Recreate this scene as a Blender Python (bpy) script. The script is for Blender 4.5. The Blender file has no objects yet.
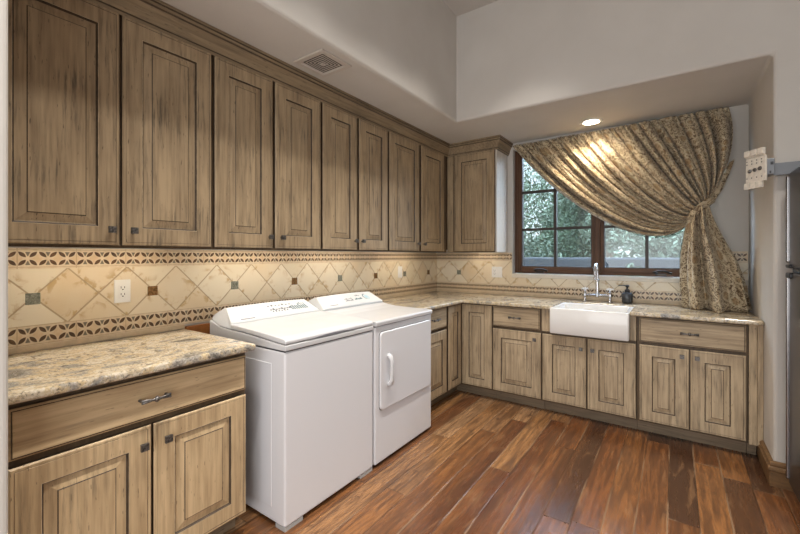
import bpy, bmesh, math, random
from mathutils import Vector, Matrix
random.seed(7)
PI = math.pi
SC = bpy.context.scene
COL = SC.collection

# ------------------------------------------------------------------ camera, world, lights, exposure
cam_d = bpy.data.cameras.new('camera'); cam = bpy.data.objects.new('camera', cam_d); COL.objects.link(cam)
cam.location = (2.2935, 0.0, 1.3316)
cam.rotation_euler = (PI / 2, 0, 0.6124)
cam_d.sensor_width = 36.0; cam_d.lens = 36.0 * 391.13 / 800.0
cam_d.shift_y = -(267.0 - 255.62) / 800.0
cam_d.clip_start = 0.02; cam_d.clip_end = 200
SC.camera = cam

SC.view_settings.view_transform = 'Standard'
SC.view_settings.look = 'None'
SC.view_settings.gamma = 1.0
SC.view_settings.use_curve_mapping = False
SC.view_settings.exposure = 0.30

world = bpy.data.worlds.new('sky'); SC.world = world; world.use_nodes = True
wn = world.node_tree.nodes; wl = world.node_tree.links
bg = wn['Background']
sky_tc = wn.new('ShaderNodeTexCoord'); sky_sep = wn.new('ShaderNodeSeparateXYZ')
# hazy daylight sky: pale near the horizon, much brighter and bluer overhead
sky_ramp = wn.new('ShaderNodeValToRGB')
sky_ramp.color_ramp.elements[0].position = 0.0; sky_ramp.color_ramp.elements[0].color = (0.86, 0.92, 1.0, 1)
sky_ramp.color_ramp.elements[1].position = 0.6; sky_ramp.color_ramp.elements[1].color = (0.56, 0.70, 1.0, 1)
sky_pow = wn.new('ShaderNodeMapRange'); sky_pow.interpolation_type = 'SMOOTHSTEP'
sky_pow.inputs[1].default_value = 0.38; sky_pow.inputs[2].default_value = 0.75
sky_pow.inputs[3].default_value = 3.2; sky_pow.inputs[4].default_value = 26.0
wl.new(sky_tc.outputs['Generated'], sky_sep.inputs[0]); wl.new(sky_sep.outputs['Z'], sky_ramp.inputs[0]); wl.new(sky_sep.outputs['Z'], sky_pow.inputs[0])
wl.new(sky_ramp.outputs[0], bg.inputs['Color']); wl.new(sky_pow.outputs[0], bg.inputs['Strength'])

def lamp(name, kind, loc, rot, energy, color, **kw):
    d = bpy.data.lights.new(name, kind); d.energy = energy; d.color = color
    for k, v in kw.items(): setattr(d, k, v)
    o = bpy.data.objects.new(name, d); COL.objects.link(o); o.location = loc; o.rotation_euler = rot
    return o

lamp('sun', 'SUN', (0, -5, 9), (math.radians(42), 0, math.radians(-25)), 2.0, (1.0, 0.93, 0.82), angle=math.radians(1.5))
# added soft suns outside, boosting sky light on alcove wall and dryer
def sky_fill_sun(name, d, e):
    lamp(name, 'SUN', (0, 9, 6), Vector(d).to_track_quat('-Z', 'Y').to_euler(), e, (0.66, 0.78, 1.0), angle=math.radians(38))
sky_fill_sun('sky_fill_left', (1.16, -0.58, -0.42), 10.0)
sky_fill_sun('sky_fill_right', (-0.90, -1.45, -0.80), 6.5)
WARM = (1.0, 0.95, 0.88); NEUT = (0.97, 0.985, 1.0); COOL = (0.80, 0.88, 1.0)
# added broad fill lamp behind the camera; no opening is modelled there
lamp('room_fill', 'AREA', (2.4, -1.42, 1.35), (math.radians(90), 0, 0), 63, NEUT, shape='RECTANGLE', size=2.8, size_y=2.3)
# recessed lamps of the raised ceiling
for (lx, ly) in ((1.375, 0.30), (1.375, 0.87), (1.375, 1.44), (1.375, 1.98), (1.375, 2.46), (2.9, 0.5), (2.9, 2.0)):
    lamp('tray_lamp', 'SPOT', (lx, ly, 3.41), (0, 0, 0), 92 if lx < 2 else 110, WARM, spot_size=math.radians(88), spot_blend=1.0, shadow_soft_size=0.045)
# light entering at the window
prt = lamp('window_daylight', 'AREA', (1.70, 4.22, 1.80), (math.radians(-90), 0, 0), 1, (1, 1, 1), shape='RECTANGLE', size=1.58, size_y=1.28)
prt.data.cycles.is_portal = True

# ------------------------------------------------------------------ node helpers
class NT:
    def __init__(s, name):
        s.m = bpy.data.materials.new(name); s.m.use_nodes = True
        s.t = s.m.node_tree; s.n = s.t.nodes; s.l = s.t.links
        s.p = s.n['Principled BSDF']
    def add(s, typ, **kw):
        n = s.n.new(typ)
        for k, v in kw.items(): setattr(n, k, v)
        return n
    def put(s, v, sock):
        if isinstance(v, V): s.l.new(v.s, sock)
        elif isinstance(v, bpy.types.NodeSocket): s.l.new(v, sock)
        elif isinstance(v, (tuple, list)) and len(v) == 3 and sock.type == 'RGBA': sock.default_value = (*v, 1)
        else: sock.default_value = v
    def math(s, op, a, b=None, c=None):
        n = s.add('ShaderNodeMath', operation=op)
        s.put(a, n.inputs[0])
        if b is not None: s.put(b, n.inputs[1])
        if c is not None: s.put(c, n.inputs[2])
        return V(s, n.outputs[0])
    def coords(s, kind='Object'):
        n = s.add('ShaderNodeTexCoord'); sp = s.add('ShaderNodeSeparateXYZ')
        s.l.new(n.outputs[kind], sp.inputs[0])
        return V(s, sp.outputs[0]), V(s, sp.outputs[1]), V(s, sp.outputs[2])
    def vec(s, x, y, z):
        n = s.add('ShaderNodeCombineXYZ'); s.put(x, n.inputs[0]); s.put(y, n.inputs[1]); s.put(z, n.inputs[2])
        return n.outputs[0]
    def noise(s, vec, scale=5, detail=3, rough=0.5, dist=0.0, color=False):
        n = s.add('ShaderNodeTexNoise'); s.l.new(vec, n.inputs['Vector'])
        n.inputs['Scale'].default_value = scale; n.inputs['Detail'].default_value = detail
        n.inputs['Roughness'].default_value = rough; n.inputs['Distortion'].default_value = dist
        return n.outputs['Color'] if color else V(s, n.outputs[0])
    def white(s, vec):
        n = s.add('ShaderNodeTexWhiteNoise'); s.l.new(vec, n.inputs['Vector'])
        return V(s, n.outputs['Value'])
    def voro(s, vec, scale, feature='F1'):
        n = s.add('ShaderNodeTexVoronoi', feature=feature); s.l.new(vec, n.inputs['Vector']); n.inputs['Scale'].default_value = scale
        return V(s, n.outputs['Distance'])
    def ramp(s, f, stops):
        n = s.add('ShaderNodeValToRGB'); s.put(f, n.inputs[0])
        e = n.color_ramp.elements
        while len(e) < len(stops): e.new(0.5)
        for i, (p, c) in enumerate(stops): e[i].position = p; e[i].color = (*c, 1)
        return n.outputs[0]
    def mix(s, f, a, b, mode='MIX'):
        n = s.add('ShaderNodeMix', data_type='RGBA', blend_type=mode)
        s.put(f, n.inputs[0]); s.put(a, n.inputs[6]); s.put(b, n.inputs[7])
        return n.outputs[2]
    def smooth(s, f, a, b):
        n = s.add('ShaderNodeMapRange', interpolation_type='SMOOTHSTEP')
        s.put(f, n.inputs[0]); n.inputs[1].default_value = a; n.inputs[2].default_value = b
        return V(s, n.outputs[0])
    def rand(s):
        return V(s, s.add('ShaderNodeObjectInfo').outputs['Random'])
    def bump(s, h, strength=0.3, dist=0.01):
        n = s.add('ShaderNodeBump'); s.put(h, n.inputs['Height']); n.inputs['Strength'].default_value = strength; n.inputs['Distance'].default_value = dist
        s.l.new(n.outputs[0], s.p.inputs['Normal'])
    def out(s, color=None, rough=0.5, metal=0.0, spec=None, coat=None):
        if color is not None: s.put(color, s.p.inputs['Base Color'])
        s.put(rough, s.p.inputs['Roughness']); s.p.inputs['Metallic'].default_value = metal
        if spec is not None: s.p.inputs['Specular IOR Level'].default_value = spec
        if coat is not None: s.p.inputs['Coat Weight'].default_value = coat; s.p.inputs['Coat Roughness'].default_value = 0.12
        return s.m
class V:
    def __init__(s, nt, sock): s.nt, s.s = nt, sock
    def __add__(s, o): return s.nt.math('ADD', s, o)
    __radd__ = __add__
    def __sub__(s, o): return s.nt.math('SUBTRACT', s, o)
    def __rsub__(s, o): return s.nt.math('SUBTRACT', o, s)
    def __mul__(s, o): return s.nt.math('MULTIPLY', s, o)
    __rmul__ = __mul__
    def __truediv__(s, o): return s.nt.math('DIVIDE', s, o)
    def floor(s): return s.nt.math('FLOOR', s)
    def frac(s): return s.nt.math('FRACT', s)
    def abs(s): return s.nt.math('ABSOLUTE', s)
    def lt(s, o): return s.nt.math('LESS_THAN', s, o)
    def gt(s, o): return s.nt.math('GREATER_THAN', s, o)
    def min(s, o): return s.nt.math('MINIMUM', s, o)
    def max(s, o): return s.nt.math('MAXIMUM', s, o)

def plain(name, color, rough=0.5, metal=0.0, var=0.0, scale=12, spec=None, coat=None):
    t = NT(name)
    c = color
    if var:
        x, y, z = t.coords(); n = t.noise(t.vec(x, y, z), scale, 3)
        c = t.ramp(n, ((0.3, tuple(max(0, k * (1 - var)) for k in color)), (0.7, tuple(min(1, k * (1 + var)) for k in color))))
    return t.out(c, rough, metal, spec, coat)

# ------------------------------------------------------------------ materials
def wood(name, light, dark, axis='z', smudge=0.55):
    t = NT(name)
    x, y, z = t.coords(); r = t.rand() * 17.0
    if axis == 'z': a, b, c = x + r, y, z
    elif axis == 'y': a, b, c = x + r, z, y
    else: a, b, c = z + r, y, x
    grain = t.noise(t.vec(a * 60.0, b * 60.0, c * 3.0 + r), 1.0, 4, 0.6)
    broad = t.noise(t.vec(a * 9.0, b * 9.0, c * 2.2 + r), 1.0, 3, 0.55, 0.4)
    streak = t.noise(t.vec(a * 75.0, b * 60.0, c * 5.0 - r), 1.0, 4, 0.65)
    patch = t.noise(t.vec(a * 7.0, b * 7.0, c * 5.0 + 3.0), 1.0, 2, 0.5)
    col = t.ramp(grain * 0.6 + broad * 0.4, ((0.36, dark), (0.60, light)))
    dk = t.smooth(streak, 0.46, 0.72) * t.smooth(patch, 0.40, 0.68)
    col = t.mix(dk * smudge * 1.05, col, (0.085, 0.070, 0.052))
    spk = t.noise(t.vec(a * 150.0, b * 150.0, c * 22.0), 1.0, 2, 0.5)
    col = t.mix(t.smooth(spk, 0.66, 0.74) * 0.7, col, (0.06, 0.045, 0.03))
    t.bump(grain, 0.12, 0.004)
    return t.out(col, 0.48, spec=0.35)
BASE_L, BASE_D = (0.605, 0.450, 0.265), (0.385, 0.270, 0.150)
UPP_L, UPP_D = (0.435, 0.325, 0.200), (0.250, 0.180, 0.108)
W_BASE = wood('base_wood', BASE_L, BASE_D, 'z', 0.5)
W_BASEH = wood('base_wood_horizontal', BASE_L, BASE_D, 'x', 0.35)
GREY_L, GREY_D = (0.515, 0.402, 0.262), (0.290, 0.217, 0.138)
W_GREY = wood('weathered_wood', GREY_L, GREY_D, 'z', 0.8)
W_GREYH = wood('weathered_wood_horizontal', GREY_L, GREY_D, 'x', 0.6)
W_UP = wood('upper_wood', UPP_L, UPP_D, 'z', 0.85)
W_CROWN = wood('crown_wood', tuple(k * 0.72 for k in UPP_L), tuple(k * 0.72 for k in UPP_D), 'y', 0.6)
W_UPH = wood('upper_wood_horizontal', UPP_L, UPP_D, 'x', 0.5)
GLAZE = plain('dark_glaze', (0.060, 0.038, 0.021), 0.5, var=0.35, scale=40)
WORN = plain('worn_edge', (0.50, 0.40, 0.27), 0.5, var=0.4, scale=30)
FRAMEWOOD = wood('face_frame_wood', (0.125, 0.083, 0.046), (0.068, 0.044, 0.025), 'z', 0.5)
TOE = wood('toe_kick_wood', (0.27, 0.20, 0.13), (0.17, 0.125, 0.08), 'x', 0.5)
SKYLIT = wood('skylit_side_panel', (0.64, 0.60, 0.55), (0.56, 0.52, 0.47), 'z', 0.15)  # sky light from the window is put into the panel's pale colour

def plaster():
    t = NT('plaster'); x, y, z = t.coords()
    n = t.noise(t.vec(x, y, z), 3.0, 3); f = t.noise(t.vec(x, y, z), 60.0, 3)
    c = t.ramp(n, ((0.3, (0.560, 0.530, 0.490)), (0.7, (0.600, 0.570, 0.530))))
    t.bump(f, 0.06, 0.01)
    return t.out(c, 0.85, spec=0.25)
PLASTER = plaster()

def granite():
    t = NT('granite'); x, y, z = t.coords(); v = t.vec(x, y, z)
    big = t.noise(t.vec(x * 1.3, y * 0.8, z), 4.2, 5, 0.58, 1.4)
    mid = t.noise(v, 17.0, 4, 0.65, 0.8)
    fine = t.noise(v, 120.0, 3, 0.6)
    speck = t.voro(v, 110.0)
    c = t.ramp(big * 0.74 + mid * 0.26, ((0.36, (0.155, 0.142, 0.120)), (0.43, (0.36, 0.325, 0.27)), (0.49, (0.56, 0.43, 0.25)), (0.53, (0.62, 0.55, 0.43)), (0.58, (0.50, 0.40, 0.26)), (0.64, (0.26, 0.25, 0.225))))
    c = t.mix(t.smooth(fine, 0.46, 0.34) * 0.6, c, (0.10, 0.085, 0.078))
    c = t.mix(t.smooth(fine, 0.57, 0.68) * 0.5, c, (0.80, 0.76, 0.70))
    dark = t.noise(v, 24.0, 5, 0.7, 1.5)
    c = t.mix(t.smooth(dark, 0.56, 0.65) * 0.75, c, (0.075, 0.070, 0.064))
    return t.out(c, 0.16, spec=0.5)
GRANITE = granite()

def floor_mat():
    t = NT('plank_floor'); x, y, z = t.coords()
    W = 0.132; px = (x - 0.019) / W; i = px.floor(); fx = px.frac()
    off = t.white(t.vec(i, 3.7, 0.0)) * 7.0
    py = (y + off) / 1.75; j = py.floor(); fy = py.frac()
    rnd = t.white(t.vec(i, j, 1.0)); rn2 = t.white(t.vec(i, j, 9.0))
    sh = rnd * 37.0
    grain = t.noise(t.vec(x * 42.0 + sh, y * 2.6 + sh, rn2 * 9.0), 1.0, 5, 0.62, 0.5)
    wav = t.noise(t.vec(x * 13.0 + sh, y * 2.2 - sh, 0.0), 1.0, 4, 0.6, 1.6)
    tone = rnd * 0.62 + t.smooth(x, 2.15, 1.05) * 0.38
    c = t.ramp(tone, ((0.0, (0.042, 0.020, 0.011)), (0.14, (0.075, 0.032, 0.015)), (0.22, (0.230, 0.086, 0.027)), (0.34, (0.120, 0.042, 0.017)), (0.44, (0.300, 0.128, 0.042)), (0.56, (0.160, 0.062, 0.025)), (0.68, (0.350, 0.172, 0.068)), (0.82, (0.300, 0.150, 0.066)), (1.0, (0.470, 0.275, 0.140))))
    c = t.mix(t.smooth(grain, 0.42, 0.64) * 0.62, c, (0.050, 0.022, 0.012))
    fig = t.noise(t.vec(x * 22.0 + sh, y * 1.5 - sh, 4.0), 1.0, 5, 0.7, 2.4)
    c = t.mix(t.smooth((fig - 0.5).abs(), 0.05, 0.01) * 0.45, c, (0.055, 0.024, 0.012))
    c = t.mix(t.smooth(wav, 0.54, 0.70) * 0.25, c, (0.400, 0.215, 0.100))
    c = t.mix(t.smooth(wav, 0.46, 0.32) * 0.40, c, (0.065, 0.030, 0.017))
    knot = t.noise(t.vec(x * 11.0 + sh, y * 5.0, rn2 * 5.0), 1.0, 3, 0.6, 1.0)
    c = t.mix(t.smooth(knot, 0.64, 0.74) * 0.75, c, (0.055, 0.024, 0.013))
    ex = fx.min(1.0 - fx) * W; ey = fy.min(1.0 - fy) * 1.75
    edge = ex.min(ey)
    line = t.smooth(edge, 0.0028, 0.0010)
    pale = t.smooth(edge, 0.0045, 0.002)
    rub_glint = t.smooth(t.noise(t.vec(x * 7.0, y * 2.0, 0.0), 1.0, 2), 0.42, 0.6)
    c = t.mix(pale * rub_glint * 0.75, c, (0.50, 0.32, 0.19))  # pale rubbed seam edges, with the bevel glint painted into the colour
    c = t.mix(line * 0.75, c, (0.055, 0.028, 0.014))
    t.bump(t.smooth(edge, 0.0, 0.007) + grain * 0.18 + wav * 0.25, 0.35, 0.006)
    return t.out(c, 0.20 + grain * 0.16, spec=0.5)
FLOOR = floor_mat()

def tile_field(name, axis, t0):
    t = NT(name); x, y, z = t.coords()
    u = ((y if axis == 'y' else x) - t0) / 0.2394; w = (z - 1.150) / 0.25
    p, q = u + w, u - w
    pf, qf = p.frac(), q.frac()
    e = pf.min(1.0 - pf).min(qf.min(1.0 - qf)) * 0.17
    r = t.white(t.vec(p.floor(), q.floor(), 2.0)); r2 = t.white(t.vec(p.floor(), q.floor(), 5.0))
    v = t.vec(x, y, z)
    c = t.ramp(r, ((0.0, (0.70, 0.60, 0.43)), (0.5, (0.78, 0.70, 0.55)), (1.0, (0.70, 0.56, 0.37))))
    n = t.noise(v, 9.0, 3)
    c = t.mix(t.smooth(n, 0.35, 0.7) * 0.35, c, (0.74, 0.66, 0.52))
    st = t.noise(t.vec(p * 2.0, q * 2.0, r2 * 9.0), 1.6, 4, 0.6, 0.5)
    c = t.mix(t.smooth(st, 0.52, 0.66) * t.smooth(e, 0.055, 0.0) * 0.8, c, (0.47, 0.29, 0.10))
    c = t.mix(t.smooth(e, 0.0040, 0.0020) * 0.8, c, (0.40, 0.29, 0.17))
    t.bump(t.smooth(e, 0.0, 0.006), 0.4, 0.004)
    return t.out(c, 0.32, spec=0.45)
def tile_band(name, axis, t0, zc, half=0.034):
    t = NT(name); x, y, z = t.coords()
    T = (y if axis == 'y' else x) - t0
    P = 0.0672
    a = ((T / P).frac() * 2.0 - 1.0).abs(); b = ((z - zc) / half).abs()
    p = (a + b) * 0.7071; q = (a - b).abs() * 0.7071
    k = (p - 0.76) / 0.53
    lens = q - (1.0 - k * k) * 0.225
    petal = t.smooth(lens, 0.035, -0.035) * b.lt(1.0)
    dk = (a - (b - 0.22) * 0.40)
    tri = t.smooth(dk, 0.06, -0.06) * b.lt(0.86) * b.gt(0.30)
    n = t.noise(t.vec(x, y, z), 45.0, 3)
    c = t.ramp(n, ((0.3, (0.62, 0.49, 0.33)), (0.7, (0.74, 0.62, 0.45))))
    side = t.smooth((a - 1.0).abs() + b * 0.9, 0.62, 0.5)
    c = t.mix(side * 0.4, c, (0.62, 0.42, 0.22))
    c = t.mix(tri * 0.85, c, (0.075, 0.068, 0.055))
    c = t.mix(petal, c, t.ramp(n, ((0.3, (0.055, 0.028, 0.012)), (0.7, (0.150, 0.072, 0.026)))))
    g = (T / (P * 3.0)).frac(); ge = g.min(1.0 - g) * P * 3.0
    lin = t.smooth(ge, 0.0025, 0.0010).max(t.smooth((b - 1.14).abs(), 0.06, 0.02))
    c = t.mix(lin * 0.6, c, (0.40, 0.29, 0.17))
    t.bump((1.0 - petal) * 0.5 - lin, 0.35, 0.003)
    return t.out(c, 0.30, spec=0.5)
LINER = plain('tile_liner', (0.60, 0.48, 0.33), 0.35, var=0.14, scale=20)
WHITE = plain('white_enamel', (0.62, 0.62, 0.632), 0.24, var=0.015, spec=0.5)
WHITE_SIDE = plain('white_painted_steel', (0.70, 0.70, 0.725), 0.30)
CONSOLE = plain('white_console_plastic', (0.64, 0.655, 0.668), 0.30)
FIRECLAY = plain('white_fireclay', (0.82, 0.815, 0.80), 0.10)
SEAM = plain('dark_seam', (0.05, 0.05, 0.055), 0.6)
SHADOWGAP = plain('grey_grip_recess', (0.20, 0.20, 0.22), 0.5)
FOOTG = plain('grey_foot_plastic', (0.42, 0.42, 0.41), 0.5)
PRINT = plain('teal_print', (0.05, 0.14, 0.17), 0.5)
PRINTG = plain('grey_print', (0.12, 0.13, 0.15), 0.5)
PRINTB = plain('pale_blue_print', (0.36, 0.58, 0.68), 0.5)
PEWTER = plain('pewter', (0.16, 0.15, 0.14), 0.45, 0.75, var=0.5, scale=120)
CHROME = plain('polished_nickel', (0.60, 0.60, 0.62), 0.20, 1.0)
PORCEL = plain('white_porcelain_handle', (0.80, 0.79, 0.77), 0.15)
OUTLET = plain('outlet_plastic', (0.82, 0.81, 0.78), 0.35)
SLOT = plain('outlet_slot', (0.03, 0.03, 0.03), 0.5)
WINWOOD = wood('window_wood', (0.120, 0.056, 0.026), (0.062, 0.028, 0.014), 'z', 0.2)
WINWOODH = wood('window_wood_horizontal', (0.150, 0.068, 0.030), (0.078, 0.036, 0.017), 'x', 0.2)
MUNT = plain('dark_muntin', (0.035, 0.024, 0.018), 0.45)
BRONZE = plain('dark_bronze', (0.05, 0.043, 0.038), 0.35, 0.8)
SILL = plain('cream_sill', (0.66, 0.60, 0.50), 0.4, var=0.06)
BASEB = wood('baseboard_wood', (0.235, 0.130, 0.055), (0.115, 0.058, 0.025), 'x', 0.4)
STEEL_D = plain('dark_stainless', (0.12, 0.115, 0.125), 0.28, 0.9)
STEEL_L = plain('brushed_steel', (0.28, 0.27, 0.27), 0.25, 1.0)
BLACK = plain('black_plastic', (0.018, 0.018, 0.02), 0.4)
MOUNT_G = plain('grey_bracket_metal', (0.19, 0.20, 0.215), 0.42, 0.3)
MOUNT_W = plain('cream_bracket_plate', (0.70, 0.64, 0.55), 0.5, var=0.12, scale=60)
VENTM = plain('vent_metal', (0.52, 0.47, 0.42), 0.5)
VENTD = plain('vent_dark', (0.05, 0.042, 0.036), 0.7)
POT = plain('dark_glazed_pot', (0.055, 0.058, 0.062), 0.22, 0.3, var=0.3, scale=50)
LEDGER = plain('orange_wood', (0.36, 0.135, 0.035), 0.5, var=0.25, scale=18)
def accent(name, c1, c2):
    t = NT(name); x, y, z = t.coords(); n = t.noise(t.vec(x, y, z), 70.0, 4, 0.6, 1.0)
    t.bump(n, 0.4, 0.004)
    return t.out(t.ramp(n, ((0.35, c1), (0.65, c2))), 0.22)
ACC_G = accent('green_glass_tile', (0.13, 0.135, 0.105), (0.31, 0.315, 0.255))
ACC_B = accent('brown_glass_tile', (0.12, 0.060, 0.020), (0.29, 0.16, 0.06))
def glass_mat():
    t = NT('window_glass'); n, l = t.n, t.l
    tr = t.add('ShaderNodeBsdfTransparent'); tr.inputs[0].default_value = (0.80, 0.84, 0.83, 1)
    gl = t.add('ShaderNodeBsdfGlossy'); gl.inputs['Roughness'].default_value = 0.02
    ge = t.add('ShaderNodeNewGeometry'); dt = t.add('ShaderNodeVectorMath', operation='DOT_PRODUCT')
    l.new(ge.outputs['Incoming'], dt.inputs[0]); l.new(ge.outputs['Normal'], dt.inputs[1])
    fac = t.math('POWER', 1.0 - V(t, dt.outputs['Value']).abs(), 5.0) * 0.94 + 0.04
    mx = t.add('ShaderNodeMixShader'); l.new(fac.s, mx.inputs[0]); l.new(tr.outputs[0], mx.inputs[1]); l.new(gl.outputs[0], mx.inputs[2])
    l.new(mx.outputs[0], n['Material Output'].inputs[0]); n.remove(t.p)
    return t.m
GLASS = glass_mat()
def screen_mat():
    t = NT('insect_screen'); n, l = t.n, t.l
    tr = t.add('ShaderNodeBsdfTransparent')
    df = t.add('ShaderNodeBsdfDiffuse'); df.inputs[0].default_value = (0.20, 0.215, 0.21, 1)
    mx = t.add('ShaderNodeMixShader'); mx.inputs[0].default_value = 0.46
    l.new(tr.outputs[0], mx.inputs[1]); l.new(df.outputs[0], mx.inputs[2])
    l.new(mx.outputs[0], n['Material Output'].inputs[0]); n.remove(t.p)
    return t.m
SCREEN = screen_mat()
def emit(name, color, strength):
    t = NT(name); t.put(color, t.p.inputs['Emission Color']); t.p.inputs['Emission Strength'].default_value = strength
    return t.out(color, 0.5)
LENS = emit('lit_lens', (1.0, 0.86, 0.66), 22.0)
STRIP = emit('lit_strip', (1.0, 0.85, 0.66), 17.0)
def fabric():
    t = NT('damask_fabric')
    n = t.add('ShaderNodeUVMap'); sp = t.add('ShaderNodeSeparateXYZ'); t.l.new(n.outputs[0], sp.inputs[0])
    u, v = V(t, sp.outputs[0]), V(t, sp.outputs[1])
    vec = t.vec(u, v, 0.0)
    n1 = t.noise(vec, 11.0, 2, 0.5, 2.0); n2 = t.noise(t.vec(u + 5.0, v, 2.0), 19.0, 2, 0.5, 1.8)
    vine = t.smooth((n1 - 0.5).abs(), 0.055, 0.030).max(t.smooth((n2 - 0.5).abs(), 0.05, 0.025) * 0.9)
    fl = t.smooth(t.voro(vec, 6.0), 0.30, 0.24)
    ring = t.smooth((t.voro(vec, 6.0) - 0.36).abs(), 0.06, 0.03)
    c = t.mix(vine.max(ring * 0.8), (0.130, 0.084, 0.043), (0.560, 0.470, 0.325))
    c = t.mix(fl * 0.6, c, (0.34, 0.22, 0.105))
    f = t.noise(t.vec(u * 1.0, v * 1.0, 0.0), 260.0, 2)
    t.bump(f, 0.1, 0.002)
    t.p.inputs['Sheen Weight'].default_value = 0.12
    return t.out(c, 0.62, spec=0.3)
FABRIC = fabric()
def leaf(name, c1, c2, c3):
    t = NT(name); x, y, z = t.coords(); n = t.noise(t.vec(x, y, z), 9.0, 4, 0.7)
    t.p.inputs['Subsurface Weight'].default_value = 0.0
    return t.out(t.ramp(n, ((0.25, c1), (0.5, c2), (0.75, c3))), 0.6, spec=0.2)
LEAF_A = leaf('grey_green_leaves', (0.093, 0.125, 0.077), (0.115, 0.152, 0.094), (0.146, 0.183, 0.119))
LEAF_B = leaf('pale_green_leaves', (0.118, 0.151, 0.093), (0.146, 0.183, 0.115), (0.186, 0.221, 0.146))
LEAF_C = leaf('deep_green_leaves', (0.064, 0.096, 0.051), (0.077, 0.115, 0.060), (0.096, 0.140, 0.073))
BARK = plain('bark', (0.16, 0.11, 0.075), 0.9, var=0.4, scale=25)
PETAL = plain('pink_petals', (0.40, 0.08, 0.14), 0.6)
STUCCO = plain('grey_stucco', (0.045, 0.047, 0.050), 0.9, var=0.1, scale=8)
GROUND = plain('desert_ground', (0.10, 0.08, 0.06), 0.95, var=0.2, scale=3)

# ------------------------------------------------------------------ mesh helpers
class MB:
    def __init__(s): s.v = []; s.f = []; s.m = []; s.sm = []; s.uv = None
    def _add(s, vs, fs, mi=0, smooth=False):
        o = len(s.v); s.v += [tuple(p) for p in vs]
        for f in fs: s.f.append(tuple(o + i for i in f)); s.m.append(mi); s.sm.append(smooth)
    def box(s, x0, x1, y0, y1, z0, z1, mi=0):
        s._add([(x0, y0, z0), (x1, y0, z0), (x1, y1, z0), (x0, y1, z0), (x0, y0, z1), (x1, y0, z1), (x1, y1, z1), (x0, y1, z1)],
               [(3, 2, 1, 0), (4, 5, 6, 7), (0, 1, 5, 4), (1, 2, 6, 5), (2, 3, 7, 6), (3, 0, 4, 7)], mi); return s
    def loft(s, rings, mi=0, smooth=False, closed=True, cap0=False, cap1=False, mis=None):
        n = len(rings[0]); vs = [p for r in rings for p in r]; o = len(s.v); s.v += [tuple(p) for p in vs]
        for k in range(len(rings) - 1):
            for i in range(n if closed else n - 1):
                j = (i + 1) % n
                s.f.append((o + k * n + i, o + k * n + j, o + (k + 1) * n + j, o + (k + 1) * n + i)); s.m.append(mis[k] if mis else mi); s.sm.append(smooth)
        if cap0: s.f.append(tuple(o + i for i in reversed(range(n)))); s.m.append(mis[0] if mis else mi); s.sm.append(False)
        if cap1: s.f.append(tuple(o + (len(rings) - 1) * n + i for i in range(n))); s.m.append(mi); s.sm.append(False)
        return s
    def tube(s, pts, r, n=8, mi=0, smooth=True):
        pts = [Vector(p) for p in pts]; rings = []; up = None
        for i, p in enumerate(pts):
            d = (pts[min(i + 1, len(pts) - 1)] - pts[max(i - 1, 0)]).normalized()
            if up is None:
                up = Vector((0, 0, 1)) if abs(d.z) < 0.9 else Vector((1, 0, 0))
            a = d.cross(up).normalized(); b = a.cross(d).normalized(); up = b
            rr = r[i] if isinstance(r, (list, tuple)) else r
            rings.append([p + a * (rr * math.cos(2 * PI * k / n)) + b * (rr * math.sin(2 * PI * k / n)) for k in range(n)])
        return s.loft(rings, mi, smooth, True, True, True)
    def lathe(s, prof, cx, cy, n=24, mi=0, smooth=True, cap0=True, cap1=True):
        rings = [[(cx + r * math.cos(2 * PI * k / n), cy + r * math.sin(2 * PI * k / n), z) for k in range(n)] for r, z in prof]
        return s.loft(rings, mi, smooth, True, cap0, cap1)
    def prism(s, poly, z0, z1, mi=0):
        n = len(poly); return s.loft([[(x, y, z0) for x, y in poly], [(x, y, z1) for x, y in poly]], mi, False, True, True, True)
    def xf(s, M):
        s.v = [tuple(M @ Vector(p)) for p in s.v]; return s
    def build(s, name, mats, parent=None, bevel=0.0, seg=2, kind=None, label=None):
        me = bpy.data.meshes.new(name); me.from_pydata(s.v, [], s.f)
        if not isinstance(mats, (list, tuple)): mats = [mats]
        for m in mats: me.materials.append(m)
        for i, p in enumerate(me.polygons): p.material_index = s.m[i]; p.use_smooth = s.sm[i]
        if s.uv:
            ul = me.uv_layers.new(name='UVMap')
            for lp in me.loops: ul.data[lp.index].uv = s.uv[lp.vertex_index]
        bm = bmesh.new(); bm.from_mesh(me); bmesh.ops.recalc_face_normals(bm, faces=bm.faces); bm.to_mesh(me); bm.free()
        me.update()
        o = bpy.data.objects.new(name, me); COL.objects.link(o)
        if parent is not None: o.parent = parent
        if bevel:
            md = o.modifiers.new('bevel', 'BEVEL'); md.width = bevel; md.segments = seg; md.limit_method = 'ANGLE'; md.angle_limit = math.radians(35)
        if kind: o['kind'] = kind
        if label: o['label'] = label
        return o
def tag(o, label, cat, group=None):
    o['label'] = label; o['category'] = cat
    if group: o['group'] = group
    return o
def thing(name, label, cat, loc=(0, 0, 0), rz=0.0, group=None):
    o = bpy.data.objects.new(name, None); COL.objects.link(o); o.location = loc; o.rotation_euler = (0, 0, rz)
    o.empty_display_size = 0.1
    return tag(o, label, cat, group)
def struct_empty(name, loc=(0, 0, 0)):
    o = bpy.data.objects.new(name, None); COL.objects.link(o); o.location = loc; o['kind'] = 'structure'; return o
def struct(name, mb, mats, bevel=0.0, seg=3):
    return mb.build(name, mats, None, bevel, seg, kind='structure')

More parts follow.
